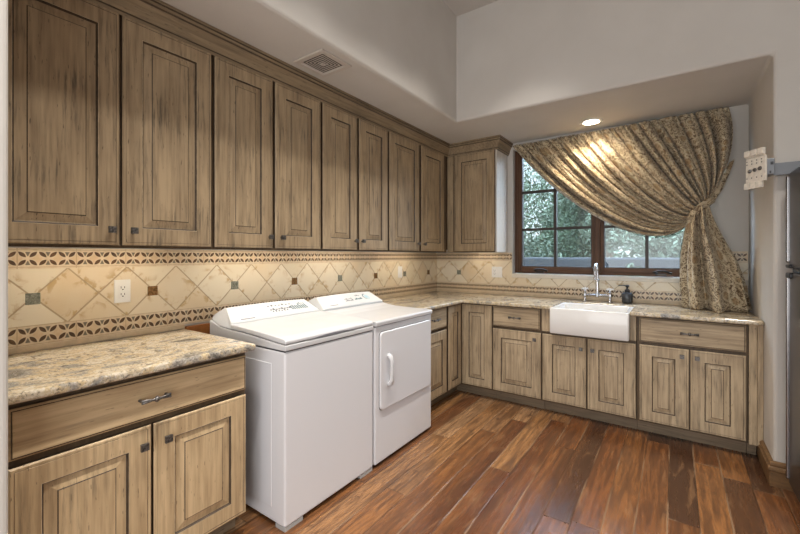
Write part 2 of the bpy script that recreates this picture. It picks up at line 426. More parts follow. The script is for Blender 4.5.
# ------------------------------------------------------------------ room shell
ZS, ZC = 2.505, 3.433
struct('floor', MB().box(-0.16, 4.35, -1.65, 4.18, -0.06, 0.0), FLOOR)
struct('ceiling', MB().box(-0.16, 4.35, -1.65, 4.18, ZC, ZC + 0.08), PLASTER)
struct('wall_left', MB().box(-0.16, -0.012, -1.65, 4.18, 0, ZC), PLASTER)
wb = MB(); WX0, WX1, WZ0, WZ1 = 0.905, 2.505, 1.140, 2.440
wb.box(-0.012, WX0, 4.032, 4.18, 0, ZC); wb.box(WX1, 2.85, 4.032, 4.18, 0, ZC)
wb.box(WX0, WX1, 4.032, 4.18, 0, WZ0); wb.box(WX0, WX1, 4.032, 4.18, WZ1, ZC)
struct('wall_back', wb, PLASTER)
# lowered soffit over cabinets and window alcove, one plaster body with the wall right of the alcove
SX, SY, AX, YW2, ZT, ZF = 0.727, 3.101, 2.762, 4.100, ZC + 0.03, -0.02
sp = MB(); P_ = {}
def pv(x, y, z):
    k = (x, y, z)
    if k not in P_: P_[k] = len(sp.v); sp.v.append(k)
    return P_[k]
def pf(*pts): sp.f.append(tuple(pv(*p) for p in pts)); sp.m.append(0); sp.sm.append(False)
pf((SX, SY, ZS), (AX, SY, ZS), (AX, SY, ZF), (4.2, SY, ZF), (4.2, SY, ZT), (SX, SY, ZT))
pf((SX, -1.56, ZS), (SX, SY, ZS), (SX, SY, ZT), (SX, -1.56, ZT))
pf((-0.08, -1.56, ZS), (-0.08, YW2, ZS), (AX, YW2, ZS), (AX, SY, ZS), (SX, SY, ZS), (SX, -1.56, ZS))
pf((AX, SY, ZF), (AX, SY, ZS), (AX, YW2, ZS), (AX, YW2, ZF))
pf((4.2, SY, ZF), (4.2, YW2, ZF), (4.2, YW2, ZT), (4.2, SY, ZT))
pf((-0.08, YW2, ZS), (-0.08, YW2, ZT), (4.2, YW2, ZT), (4.2, YW2, ZF), (AX, YW2, ZF), (AX, YW2, ZS))
pf((-0.08, -1.56, ZT), (SX, -1.56, ZT), (SX, SY, ZT), (4.2, SY, ZT), (4.2, YW2, ZT), (-0.08, YW2, ZT))
pf((AX, SY, ZF), (AX, YW2, ZF), (4.2, YW2, ZF), (4.2, SY, ZF))
pf((-0.08, -1.56, ZS), (-0.08, -1.56, ZT), (-0.08, YW2, ZT), (-0.08, YW2, ZS))
pf((-0.08, -1.56, ZS), (SX, -1.56, ZS), (SX, -1.56, ZT), (-0.08, -1.56, ZT))
struct('wall_alcove', sp, PLASTER, 0.018)
struct('wall_right', MB().box(4.2, 4.35, -1.65, 3.101, 0, ZC), PLASTER)
struct('wall_front', MB().box(-0.012, 4.2, -1.65, -1.5, 0, ZC), PLASTER)
struct('wall_stub', MB().box(-0.012, 0.80, -1.5, 0.2616, 0, ZS), PLASTER, 0.012)

# baseboard with a stepped profile along the alcove side and round the corner
bprof = [(0.0, 0.0), (0.020, 0.0), (0.020, 0.088), (0.026, 0.092), (0.026, 0.108), (0.017, 0.116), (0.021, 0.124), (0.019, 0.137), (0.008, 0.143), (0.0, 0.143)]
def sweep2d(path, normals, prof):
    return [[(p[0] + n[0] * d, p[1] + n[1] * d, z) for d, z in prof] for p, n in zip(path, normals)]
bb = MB().loft(sweep2d([(2.762, 3.515), (2.762, 3.101), (4.2, 3.101)], [(-1, 0), (-1, -1), (0, -1)], bprof), 0, False, True, True, True)
struct('baseboard_alcove', bb, BASEB, 0.002)

# board behind the appliances at the worktop height
struct('trim_1', MB().box(-0.012, 0.012, 1.128, 2.60, 0.80, 0.925), LEDGER, 0.002)

# ------------------------------------------------------------------ window
win = struct_empty('window_1', (0, 0, 0))
FX0, FX1, FZ0, FZ1, FY0, FY1 = 0.910, 2.500, 1.150, 2.435, 4.085, 4.16
wf = MB()
wf.box(FX0, FX0 + 0.022, FY0, FY1, FZ0, FZ1); wf.box(FX1 - 0.022, FX1, FY0, FY1, FZ0, FZ1)
wf.build('window_frame', WINWOOD, win, 0.003, kind='structure')
wf = MB(); wf.box(FX0 + 0.022, FX1 - 0.022, FY0, FY1, FZ0, FZ0 + 0.022); wf.box(FX0 + 0.022, FX1 - 0.022, FY0, FY1, FZ1 - 0.022, FZ1)
wf.build('window_rail', WINWOODH, win, 0.003, kind='structure')
MB().box(1.672, 1.722, FY0 - 0.004, FY1, FZ0 + 0.022, FZ1 - 0.022).build('mullion', WINWOOD, win, 0.004, kind='structure')
for (sx0, sx1) in ((0.932, 1.672), (1.722, 2.478)):
    gx0 = sx0 + (0.045 if sx0 < 1 else 0.026); gx1 = sx1 - (0.026 if sx0 < 1 else 0.045)
    gz0, gz1 = 1.216, 2.378
    sf = MB(); sf.box(sx0, gx0, FY0 + 0.008, FY1 - 0.01, 1.172, 2.413); sf.box(gx1, sx1, FY0 + 0.008, FY1 - 0.01, 1.172, 2.413)
    sash = sf.build('sash', WINWOOD, win, 0.003, kind='structure')
    sr = MB(); sr.box(gx0, gx1, FY0 + 0.009, FY1 - 0.01, 1.172, gz0); sr.box(gx0, gx1, FY0 + 0.009, FY1 - 0.01, gz1, 2.413)
    sr.build('sash_rail', WINWOODH, sash, 0.003, kind='structure')
    mm = MB(); xm = (gx0 + gx1) / 2
    mm.box(xm - 0.013, xm + 0.013, FY0 + 0.016, FY1 - 0.012, gz0, gz1)
    for zm in (1.603, 1.991): mm.box(gx0, gx1, FY0 + 0.017, FY1 - 0.013, zm - 0.012, zm + 0.012)
    bd = 0.007
    mm.box(gx0, gx0 + bd, FY0 + 0.016, FY1 - 0.012, gz0, gz1); mm.box(gx1 - bd, gx1, FY0 + 0.016, FY1 - 0.012, gz0, gz1); mm.box(gx0, gx1, FY0 + 0.0165, FY1 - 0.012, gz0, gz0 + bd)
    mm.build('muntin', MUNT, sash, kind='structure')
    MB().box(gx0, gx1, FY0 + 0.044, FY0 + 0.048, gz0, gz1).build('pane', GLASS, sash, kind='structure')
    MB()._add([(gx0, FY1 - 0.005, gz0), (gx1, FY1 - 0.005, gz0), (gx1, FY1 - 0.005, gz1), (gx0, FY1 - 0.005, gz1)], [(0, 1, 2, 3)]) if False else None
    sc = MB(); sc._add([(gx0, FY0 + 0.062, gz0), (gx1, FY0 + 0.062, gz0), (gx1, FY0 + 0.062, gz1), (gx0, FY0 + 0.062, gz1)], [(0, 1, 2, 3)])
    sc.build('insect_screen', SCREEN, sash, kind='structure')
    hx = 1.165 if sx0 < 1 else 2.19
    h = MB(); h.box(hx - 0.035, hx + 0.045, FY0 - 0.018, FY0 + 0.002, 1.158, 1.176)
    h.tube([(hx - 0.02, FY0 - 0.02, 1.175), (hx - 0.05, FY0 - 0.032, 1.186), (hx - 0.01, FY0 - 0.036, 1.197), (hx + 0.04, FY0 - 0.034, 1.194), (hx + 0.085, FY0 - 0.030, 1.178)], [0.010, 0.009, 0.008, 0.008, 0.010], 8)
    h.build('crank_handle', BRONZE, win, 0.003, kind='structure')
sl = MB(); sl.box(WX0 - 0.004, 2.757, 4.008, 4.0315, 1.104, WZ0); sl.box(WX0, WX1, 4.0315, FY0, WZ0 - 0.0, WZ0 + 0.008)
sl.build('sill', SILL, win, 0.004, kind='structure')

# ------------------------------------------------------------------ tiled backsplashes
bs = thing('backsplash', 'cream diagonal tile backsplash with patterned borders along the long left wall', 'backsplash', (0, 0.27, 0.9))
L0 = (0, -0.27, -0.9)
def shifted(mb, off): return mb.xf(Matrix.Translation(off))
def bpart(name, mat, root, off, boxes, bevel=0.0):
    mb = MB()
    for b in boxes: mb.box(*b)
    return shifted(mb, off).build(name, mat, root, bevel)
# materials use the thing's local frame, so shift their origins the same way
def tile_mats(axis, t0, off):
    oi = off[1] if axis == 'y' else off[0]
    return oi
TF_L = tile_field('field_tile_left', 'y', 0.476)
TF_B = tile_field('field_tile_back', 'x', 0.288)
TU_L = tile_band('upper_border_left', 'y', 0.459 - 0.0336, 1.319, 0.033); TD_L = tile_band('lower_border_left', 'y', 0.459 - 0.0336, 0.985, 0.036)
TU_B = tile_band('upper_border_back', 'x', 0.0, 1.319, 0.033); TD_B = tile_band('lower_border_back', 'x', 0.0, 0.985, 0.036)
bs.location = (0, 0, 0)
Z0 = (0, 0, 0)
YE = 4.02
bpart('tile_field', TF_L, bs, Z0, [(-0.0115, 0, 0.2616, YE, 1.028, 1.274)])
bpart('upper_border', TU_L, bs, Z0, [(-0.0115, 0.002, 0.2616, YE, 1.274, 1.364)], 0.001)
bpart('lower_border', TD_L, bs, Z0, [(-0.0115, 0.002, 0.2616, YE, 0.940, 1.028)], 0.001)
bpart('base_liner', LINER, bs, Z0, [(-0.0115, 0.006, 0.2616, 1.12, 0.9155, 0.940)], 0.003)
bpart('base_liner', LINER, bs, Z0, [(-0.0115, 0.006, 2.62, YE, 0.9155, 0.940)], 0.003)
for k in range(8):
    y = 0.476 + 0.4787 * k
    m = MB().box(-0.004, 0.0025, y - 0.0245, y + 0.0245, 1.118, 1.168)
    m.build('accent_tile', ACC_G if k % 2 == 0 else ACC_B, bs, 0.001, label='grey-green glass accent tile' if k % 2 == 0 else 'brown glass accent tile')
bk = thing('backsplash', 'cream diagonal tile backsplash on the window wall behind the sink', 'backsplash', (0, 0, 0))
bpart('tile_field', TF_B, bk, Z0, [(0.0, 0.901, YE, 4.0315, 1.028, 1.274), (0.901, 2.757, YE, 4.0315, 1.028, 1.104), (2.515, 2.757, YE, 4.0315, 1.14, 1.274)])
bpart('upper_border', TU_B, bk, Z0, [(0.002, 0.901, YE - 0.002, 4.0315, 1.274, 1.364)], 0.001)
bpart('upper_border', TU_B, bk, Z0, [(2.515, 2.757, YE - 0.002, 4.0315, 1.274, 1.364)], 0.001)
bpart('lower_border', TD_B, bk, Z0, [(0.002, 2.757, YE - 0.002, 4.0315, 0.940, 1.028)], 0.001)
bpart('base_liner', LINER, bk, Z0, [(0.006, 2.757, YE - 0.006, 4.0315, 0.9155, 0.940)], 0.003)
MB().box(0.288 - 0.0245, 0.288 + 0.0245, YE - 0.0025, YE + 0.004, 1.118, 1.168).build('accent_tile', ACC_G, bk, 0.001, label='grey-green glass accent tile')

# ------------------------------------------------------------------ cabinets
def rect_ring(x0, x1, z0, z1, i, y): return [(x0 + i, y, z0 + i), (x1 - i, y, z0 + i), (x1 - i, y, z1 - i), (x0 + i, y, z1 - i)]
def door_mb(x0, x1, z0, z1, yf, stile=0.078, raise_w=0.030):
    w = min(x1 - x0, z1 - z0)
    if w < 0.30: stile = min(stile, w * 0.27); raise_w = min(raise_w, w * 0.09)
    R = [(0, yf + .020), (0, yf + .005), (.005, yf), (.0125, yf), (.0138, yf + .0014), (.0152, yf), (stile - .0016, yf), (stile, yf), (stile + .0028, yf + .007), (stile + .006, yf + .0092), (stile + .009, yf + .0095), (stile + .009 + raise_w, yf + .0028), (stile + .0122 + raise_w, yf + .0006)]
    mis = [1, 0, 0, 1, 0, 0, 2, 1, 1, 0, 0, 1]
    mb = MB().loft([rect_ring(x0, x1, z0, z1, i, y) for i, y in R], 0, False, True, True, True, mis)
    return mb
def drawer_mb(x0, x1, z0, z1, yf):
    R = [(0, yf + .020), (0, yf + .007), (.006, yf + .0015), (.009, yf + .0022), (.0105, yf), ]
    return MB().loft([rect_ring(x0, x1, z0, z1, i, y) for i, y in R], 0, False, True, True, True, [1, 0, 1, 0])
def knob_mb(x, y, z, s=0.0135):
    mb = MB(); mb.tube([(x, y, z), (x, y - 0.020, z)], [0.006, 0.0075], 8)
    mb.box(x - s, x + s, y - 0.030, y - 0.019, z - s, z + s)
    for i in (-1, 0, 1):
        for j in (-1, 0, 1):
            mb.box(x + i * .0085 - .003, x + i * .0085 + .003, y - 0.0325, y - 0.030, z + j * .0085 - .003, z + j * .0085 + .003)
    return mb
def pull_mb(x, y, z, h=0.052):
    mb = MB()
    for s in (-1, 1): mb.tube([(x + s * h * .9, y, z), (x + s * h * .9, y - 0.028, z)], [0.006, 0.005], 8)
    for dz, tw in ((0.0045, 1), (-0.0045, -1)):
        mb.tube([(x - h, y - 0.029, z + dz), (x - h * .5, y - 0.032, z + dz * .6), (x - .012, y - 0.034, z - dz * .4), (x + .012, y - 0.034, z + dz * .4), (x + h * .5, y - 0.032, z - dz * .6), (x + h, y - 0.029, z - dz)], [0.0055, 0.0042, 0.0045, 0.0045, 0.0042, 0.0055], 7)
    mb.lathe([(0.004, -0.011), (0.009, -0.006), (0.0105, 0), (0.009, 0.006), (0.004, 0.011)], 0, 0, 10)
    n = 5 * 10
    mb.v[-n:] = [(p[0] + x, p[1] + y - 0.034, p[2] + z) for p in mb.v[-n:]]
    return mb
def add_door(root, x0, x1, z0, z1, yf, mats, knob=None, name='door', stile=0.078):
    d = door_mb(x0, x1, z0, z1, yf, stile).build(name, [mats[0], GLAZE, WORN], root)
    if knob: knob_mb(knob[0], yf, knob[1]).build('knob', PEWTER, d)
    return d
def add_drawer(root, x0, x1, z0, z1, yf, mats, pull=True):
    d = drawer_mb(x0, x1, z0, z1, yf).build('drawer', [mats[1], GLAZE], root)
    if pull: pull_mb((x0 + x1) / 2, yf + 0.0, (z0 + z1) / 2 + 0.002).build('pull', PEWTER, d)
    return d
DZ0, DZ1, RZ0, RZ1, CT = 0.112, 0.673, 0.696, 0.872, 0.883
# local frame: x along the run, front of the face frame at y = 0 facing -y, wall at y = +depth
def carcass(root, x0, x1, depth, z0=0.098, z1=CT - 0.0005, frame=FRAMEWOOD, toe=True, toe_x=None):
    MB().box(x0, x1, 0, depth, z0, z1).build('carcass', frame, root, 0.0015)
    if toe:
        a, b = toe_x or (x0, x1)
        MB().box(a, b, 0.083, 0.10, 0.0, z0).build('toe_kick', TOE, root)
XF, YB = 0.605, 3.420                      # face-frame planes: left run x, back run y
GB = 'distressed wood base cabinets'
# 1 near-left base cabinet (local x = world y - 0.262)
c = thing('base_cabinet', 'large tan distressed base cabinet nearest the camera, left of the white washer', 'cabinet', (XF, 0.262, 0), PI / 2, GB)
o = 0.262; B = (W_BASE, W_BASEH)
carcass(c, 0.0, 1.110 - o, XF + 0.011)
add_drawer(c, 0.290 - o, 1.103 - o, RZ0, 0.857, -0.020, B)
add_door(c, 0.290 - o, 0.691 - o, DZ0, DZ1, -0.020, B, (0.658 - o, 0.604))
add_door(c, 0.700 - o, 1.103 - o, DZ0, DZ1, -0.020, B, (0.744 - o, 0.604))
# 2 far-left base cabinet beside the dryer
c = thing('base_cabinet', 'narrow base cabinet with small drawer and door just past the white dryer', 'cabinet', (XF, 2.655, 0), PI / 2, GB)
o = 2.655; G = (W_GREY, W_GREYH)
carcass(c, 0.0, 3.125 - o, XF + 0.011)
add_drawer(c, 2.668 - o, 3.107 - o, RZ0, RZ1, -0.020, G)
add_door(c, 2.668 - o, 3.107 - o, DZ0, DZ1, -0.020, G, None)
# 3 corner cabinet, two leaves meeting in the inner corner
c = thing('base_cabinet', 'inner corner base cabinet with two full-height door leaves meeting at right angles', 'cabinet', (0, 0, 0), 0, GB)
MB().prism([(-0.011, 3.126), (XF, 3.126), (XF, YB), (0.930, YB), (0.930, 4.031), (-0.011, 4.031)], 0.098, CT - 0.0005).build('carcass', FRAMEWOOD, c)
MB().prism([(0.505, 3.126), (0.522, 3.126), (0.522, 3.503), (0.930, 3.503), (0.930, 3.52), (0.505, 3.52)], 0, 0.098).build('toe_kick', TOE, c)
lf = door_mb(0.0, 0.256, DZ0, RZ1, -0.020, 0.066); lf.xf(Matrix.Translation((XF, 3.140, 0)) @ Matrix.Rotation(PI / 2, 4, 'Z')); lf.build('door', [W_GREY, GLAZE, WORN], c)
rf = door_mb(0.628, 0.926, DZ0, RZ1, YB - 0.020, 0.070); rf.build('door', [W_GREY, GLAZE, WORN], c)
# 4 back run drawer base
c = thing('base_cabinet', 'base cabinet with one drawer over one door, left of the white apron sink', 'cabinet', (0.932, YB, 0), 0, GB)
o = 0.932
carcass(c, 0.0, 1.366 - o, 0.611)
add_drawer(c, 0.936 - o, 1.352 - o, RZ0, RZ1, -0.020, G)
add_door(c, 0.936 - o, 1.364 - o, DZ0, DZ1, -0.020, G, (1.316 - o, 0.615))
# 5 sink base (cut away round the apron sink)
c = thing('base_cabinet', 'sink base cabinet with two short doors directly beneath the white apron sink', 'cabinet', (1.368, YB, 0), 0, GB)
o = 1.368
MB().box(0, 2.060 - o, 0, 0.611, 0.098, 0.693).build('carcass', FRAMEWOOD, c, 0.0015)
MB().box(0, 2.060 - o, 0.083, 0.10, 0, 0.098).build('toe_kick', TOE, c)
for (a, b) in ((0.002, 1.444 - o), (2.0185 - o, 2.058 - o)):
    MB().box(a, b, -0.014, 0.03, 0.6935, CT - 0.001).build('end_stile', W_GREY, c, 0.002)
add_door(c, 1.376 - o, 1.714 - o, DZ0, 0.672, -0.020, G, (1.680 - o, 0.585))
add_door(c, 1.726 - o, 2.056 - o, DZ0, 0.672, -0.020, G, (1.764 - o, 0.585))
# 6 right-hand base
c = thing('base_cabinet', 'base cabinet with wide drawer over two doors under the curtain, right of the sink', 'cabinet', (2.062, YB, 0), 0, GB)
o = 2.062
carcass(c, 0.0, 2.688 - o, 0.611)
add_drawer(c, 2.078 - o, 2.677 - o, RZ0, RZ1, -0.020, G)
add_door(c, 2.078 - o, 2.375 - o, DZ0, DZ1, -0.020, G, (2.335 - o, 0.622))
add_door(c, 2.383 - o, 2.677 - o, DZ0, DZ1, -0.020, G, (2.420 - o, 0.622))
# filler strip at the alcove wall
c = thing('filler_panel', 'tall narrow wood filler strip between right base cabinet and alcove wall', 'panel', (2.690, YB, 0))
MB().box(0.0, 0.040, -0.018, 0.03, 0.098, CT - 0.001).build('front_strip', W_GREY, c, 0.002)
MB().box(0.0415, 0.071, -0.018, 0.03, 0.098, CT - 0.001).build('front_strip', W_GREY, c, 0.002)
MB().box(0.0, 0.048, 0.083, 0.10, 0.0, 0.0975).build('toe_kick', TOE, c)

# upper cabinets
UXF, UYB, UZ0, UZ1 = 0.303, 3.720, 1.365, 2.39
GU = 'distressed wood upper cabinets'
U = (W_UP, W_UPH)
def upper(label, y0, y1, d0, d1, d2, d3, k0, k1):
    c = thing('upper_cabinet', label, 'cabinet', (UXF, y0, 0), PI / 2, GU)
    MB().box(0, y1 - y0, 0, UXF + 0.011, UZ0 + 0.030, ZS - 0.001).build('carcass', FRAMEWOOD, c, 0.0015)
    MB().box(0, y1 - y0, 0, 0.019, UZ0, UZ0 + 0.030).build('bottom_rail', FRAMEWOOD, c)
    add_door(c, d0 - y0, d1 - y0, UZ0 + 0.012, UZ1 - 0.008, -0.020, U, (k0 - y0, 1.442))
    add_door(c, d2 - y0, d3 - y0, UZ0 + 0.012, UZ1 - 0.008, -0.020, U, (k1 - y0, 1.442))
upper('first and largest upper cabinet pair of doors, at the left edge of the photo', 0.263, 1.110, 0.275, 0.690, 0.701, 1.102, 0.655, 0.738)
upper('second upper cabinet with two doors, above the near end of the washer', 1.111, 1.878, 1.120, 1.481, 1.499, 1.869, 1.454, 1.540)
upper('third upper cabinet with two doors, above the white dryer', 1.879, 2.640, 1.889, 2.244, 2.267, 2.630, 2.213, 2.292)
upper('fourth upper cabinet with two doors, last on the left wall before the corner', 2.641, 3.690, 2.652, 3.125, 3.161, 3.610, 3.089, 3.200)
c = thing('upper_cabinet', 'single-door upper cabinet on the window wall, sky-lit pale side toward the window', 'cabinet', (0, UYB, 0), 0, GU)
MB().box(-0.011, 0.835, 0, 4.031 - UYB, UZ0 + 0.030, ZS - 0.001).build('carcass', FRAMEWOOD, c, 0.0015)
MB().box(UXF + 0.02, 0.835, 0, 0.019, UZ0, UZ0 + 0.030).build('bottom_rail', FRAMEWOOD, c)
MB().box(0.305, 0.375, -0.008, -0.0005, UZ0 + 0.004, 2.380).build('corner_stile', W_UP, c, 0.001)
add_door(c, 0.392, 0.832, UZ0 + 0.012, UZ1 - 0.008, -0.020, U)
MB().box(0.836, 0.850, 0.002, 4.018 - UYB, UZ0, UZ1 + 0.02).build('side_panel', SKYLIT, c, 0.0015, label='smooth side panel, pale from painted-in sky light')

# crown moulding
cp = [(0.0, 2.382), (0.010, 2.382), (0.014, 2.396), (0.020, 2.400), (0.022, 2.418), (0.030, 2.440), (0.044, 2.466), (0.050, 2.472), (0.050, 2.486), (0.058, 2.490), (0.058, ZS - 0.001), (0.0, ZS - 0.001)]
crown = MB().loft(sweep2d([(UXF + .001, 0.2625), (UXF + .001, UYB - .001), (0.851, UYB - .001), (0.851, 4.031)], [(1, 0), (1, -1), (1, -1), (1, 0)], cp), 0, False, True, True, True)
for i in range(3 * len(cp)):
    if i % len(cp) in (0, 2, 6, 8): crown.m[i] = 1
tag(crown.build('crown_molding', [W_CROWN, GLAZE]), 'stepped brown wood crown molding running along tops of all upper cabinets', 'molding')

# under-cabinet strip lights
def strip(label, loc, rz, ln):
    t = thing('under_cabinet_light', label, 'light', loc, rz, 'strip lights under the upper cabinets')
    MB().box(-ln / 2, ln / 2, -0.020, 0.020, -0.010, -0.0005).build('housing', OUTLET, t, 0.002)
    MB().box(-ln / 2 + 0.01, ln / 2 - 0.01, -0.014, 0.014, -0.0125, -0.0102).build('diffuser', STRIP, t)
strip('slim lit strip under the first upper cabinet at the left edge', (0.16, 0.69, UZ0 + 0.030), PI / 2, 0.62)
strip('slim lit strip under the second upper cabinet, over the washer', (0.16, 1.50, UZ0 + 0.030), PI / 2, 0.62)
strip('slim lit strip under the third upper cabinet, over the dryer', (0.16, 2.26, UZ0 + 0.030), PI / 2, 0.62)
strip('slim lit strip under the fourth upper cabinet near the corner', (0.16, 3.14, UZ0 + 0.030), PI / 2, 0.62)
strip('slim lit strip under the single upper cabinet on the window wall', (0.60, 3.87, UZ0 + 0.030), 0, 0.24)

# ------------------------------------------------------------------ worktops
CZ0, CZ1 = CT, 0.915
ct = MB().prism([(-0.0, 0.2625), (0.672, 0.2625), (0.672, 1.126), (-0.0, 1.126)], CZ0, CZ1)
tag(ct.build('countertop', GRANITE, None, 0.011, 4), 'short granite worktop on the near base cabinet, left of the washer', 'countertop')
ct = MB().prism([(0.0, 2.625), (0.660, 2.625), (0.660, 3.365), (1.4465, 3.365), (1.4465, 3.802), (2.0185, 3.802), (2.0185, 3.365), (2.7605, 3.365), (2.7605, 4.0195), (0.0, 4.0195)], CZ0, CZ1)
tag(ct.build('countertop', GRANITE, None, 0.011, 4), 'L-shaped granite worktop round the corner and the apron sink under the window', 'countertop')

# ------------------------------------------------------------------ apron sink
sk = thing('apron_sink', 'white fireclay apron-front sink set into the granite under the window', 'sink', (1.4485, 3.342, 0.695))
def rrect(x0, x1, y0, y1, r, z, n=5):
    P = []
    for cx, cy, a0 in ((x1 - r, y1 - r, 0), (x0 + r, y1 - r, 90), (x0 + r, y0 + r, 180), (x1 - r, y0 + r, 270)):
        for k in range(n + 1):
            a = math.radians(a0 + 90 * k / n); P.append((cx + r * math.cos(a), cy + r * math.sin(a), z))
    return P
SW, SD, SH = 0.568, 0.458, 0.209
rg = [rrect(0.004, SW - .004, 0.004, SD - .004, .012, 0.0), rrect(0, SW, 0, SD, .014, 0.006), rrect(0, SW, 0, SD, .014, SH - .008), rrect(.003, SW - .003, .003, SD - .003, .014, SH - .002), rrect(.009, SW - .009, .009, SD - .009, .014, SH),
      rrect(.024, SW - .024, .030, SD - .020, .03, SH), rrect(.030, SW - .030, .036, SD - .026, .03, SH - .006), rrect(.038, SW - .038, .044, SD - .034, .04, 0.05), rrect(.07, SW - .07, .075, SD - .065, .05, 0.03)]
MB().loft(rg, 0, True, True, True, True).build('basin', FIRECLAY, sk)
MB().lathe([(0.0, 0.031), (0.030, 0.031), (0.034, 0.034), (0.030, 0.0345), (0.0, 0.0335)], SW / 2, SD / 2, 20).build('drain', CHROME, sk)

# ------------------------------------------------------------------ bridge faucet
fa = thing('bridge_faucet', 'polished bridge faucet with two cross handles and tall gooseneck behind the sink', 'faucet', (1.727, 3.875, CZ1))
for i, s in enumerate((-1, 1)):
    m = MB().lathe([(0.020, 0.0005), (0.020, 0.006), (0.012, 0.012), (0.0095, 0.03), (0.0095, 0.045), (0.014, 0.052), (0.016, 0.066), (0.014, 0.082), (0.010, 0.09), (0.008, 0.105)], s * 0.1015, 0, 16)
    col = m.build('valve_body', CHROME, fa)
    h = MB(); z = 0.118
    for k in range(4):
        a = k * PI / 2 + 0.5
        h.tube([(s * 0.1015, 0, z), (s * 0.1015 + 0.017 * math.cos(a), 0.017 * math.sin(a), z), (s * 0.1015 + 0.028 * math.cos(a), 0.028 * math.sin(a), z + .001)], [0.005, 0.006, 0.0075], 8)
    h.lathe([(0.006, 0.105), (0.011, 0.112), (0.011, 0.124), (0.006, 0.130)], s * 0.1015, 0, 14)
    h.build('cross_handle', PORCEL, col)
MB().tube([(-0.09, 0, 0.064), (0.09, 0, 0.064)], 0.009, 12).build('bridge', CHROME, fa)
pts = [(0, 0, 0.045), (0, 0, 0.052), (0, 0, 0.10), (0, 0, 0.22)]; rad = [0.012, 0.017, 0.015, 0.0135]
sp_dir = (0.0, -1.0)
for k in range(0, 11):
    a = PI * k / 10
    pts.append((0.0, -0.062 + 0.062 * math.cos(a), 0.275 + 0.068 * math.sin(a))); rad.append(0.0115)
pts.append((0, -0.124, 0.235)); rad.append(0.0115); pts.append((0, -0.124, 0.228)); rad.append(0.014); pts.append((0, -0.124, 0.212)); rad.append(0.0135)
MB().tube(pts, rad, 14).build('spout', CHROME, fa)
MB().lathe([(0.015, 0.185), (0.0175, 0.19), (0.0175, 0.202), (0.015, 0.207)], 0, 0, 14).build('collar', CHROME, fa)

# ------------------------------------------------------------------ soap dispenser
so = thing('soap_dispenser', 'dark glazed round soap pump bottle on granite right of the faucet', 'dispenser', (1.955, 3.925, CZ1))
MB().lathe([(0.030, 0.0005), (0.040, 0.006), (0.043, 0.022), (0.041, 0.036), (0.0435, 0.040), (0.0435, 0.046), (0.041, 0.050), (0.047, 0.066), (0.046, 0.082), (0.034, 0.094), (0.022, 0.099), (0.018, 0.104)], 0, 0, 24).build('bottle', POT, so)
MB().lathe([(0.019, 0.1035), (0.021, 0.107), (0.020, 0.120), (0.010, 0.124), (0.008, 0.128), (0.008, 0.142), (0.015, 0.145), (0.015, 0.160), (0.006, 0.163)], 0, 0, 16).build('pump', BLACK, so)
MB().tube([(0.0, 0, 0.154), (-0.03, 0, 0.157), (-0.062, 0, 0.154), (-0.068, 0, 0.148)], [0.006, 0.005, 0.0042, 0.004], 8).build('nozzle', BLACK, so)

# ------------------------------------------------------------------ washer and dryer
XB, XFR = 0.095, 0.765
def prof_pts(prof, y): return [(x, y, z) for x, z in prof]
def extrude_prof(prof, y0, y1, inset_top=0.0, zt=(0.95, 1.03), mi=0, smooth=False):
    def iy(z): return inset_top * max(0, min(1, (z - zt[0]) / (zt[1] - zt[0])))
    rings = [[(x, y0 + iy(z), z) for x, z in prof], [(x, y1 - iy(z), z) for x, z in prof]]
    return MB().loft(rings, mi, smooth, True, True, True)
# --- washer
y0, y1 = 1.216, 1.886
ws = thing('washing_machine', 'white top-loading washing machine, nearer of the two laundry appliances', 'washing machine', (0, 0, 0))
body = MB().box(XB, XFR, y0, y1, 0.022, 0.866)
body.build('cabinet', WHITE_SIDE, ws, 0.010, 3)
sidep = MB(); sidep.box(XB + 0.06, XFR - 0.10, y0 - 0.0022, y0 + 0.004, 0.09, 0.80); sidep.build('side_panel', WHITE_SIDE, ws, 0.006, 3)
MB().box(XB + 0.004, XFR - 0.006, y0 + 0.004, y1 - 0.004, 0.864, 0.8725).build('seam', SEAM, ws)
top_low = [(XB, 0.872), (XFR + 0.004, 0.871), (XFR + 0.005, 0.898), (0.70, 0.903), (0.55, 0.914), (0.42, 0.922), (0.30, 0.924), (0.19, 0.934), (XB, 0.962)]
extrude_prof(top_low, y0, y1).build('top_deck', WHITE, ws, 0.005, 3)
lid = [(0.305, 0.928), (0.42, 0.926), (0.55, 0.918), (0.70, 0.907), (XFR + 0.003, 0.9025), (XFR + 0.004, 0.918), (XFR - 0.008, 0.928), (0.72, 0.933), (0.60, 0.941), (0.48, 0.948), (0.36, 0.953), (0.305, 0.954)]
extrude_prof(lid, y0 + 0.001, y1 - 0.001).build('lid', WHITE, ws, 0.005, 3)
grip = MB(); n = 14; top = []; bot = []
for k in range(n + 1):
    s = k / n; yy = y0 + 0.15 + s * 0.36; b = math.sin(PI * s)
    top.append((XFR + 0.0052, yy, 0.9035 + 0.010 * b)); bot.append((XFR + 0.0052, yy, 0.9035 - 0.001 * b))
grip.loft([top, bot, [(p[0] - 0.006, p[1], p[2]) for p in bot], [(p[0] - 0.006, p[1], p[2]) for p in top], top], 0, False, False)
grip.build('lid_grip', SHADOWGAP, ws)
con_prof = [(XB, 0.965), (0.19, 0.9365), (0.300, 0.9285), (0.302, 0.958), (0.292, 0.966), (0.200, 1.024), (0.188, 1.030), (0.165, 1.028), (0.125, 1.004), (XB, 0.985)]
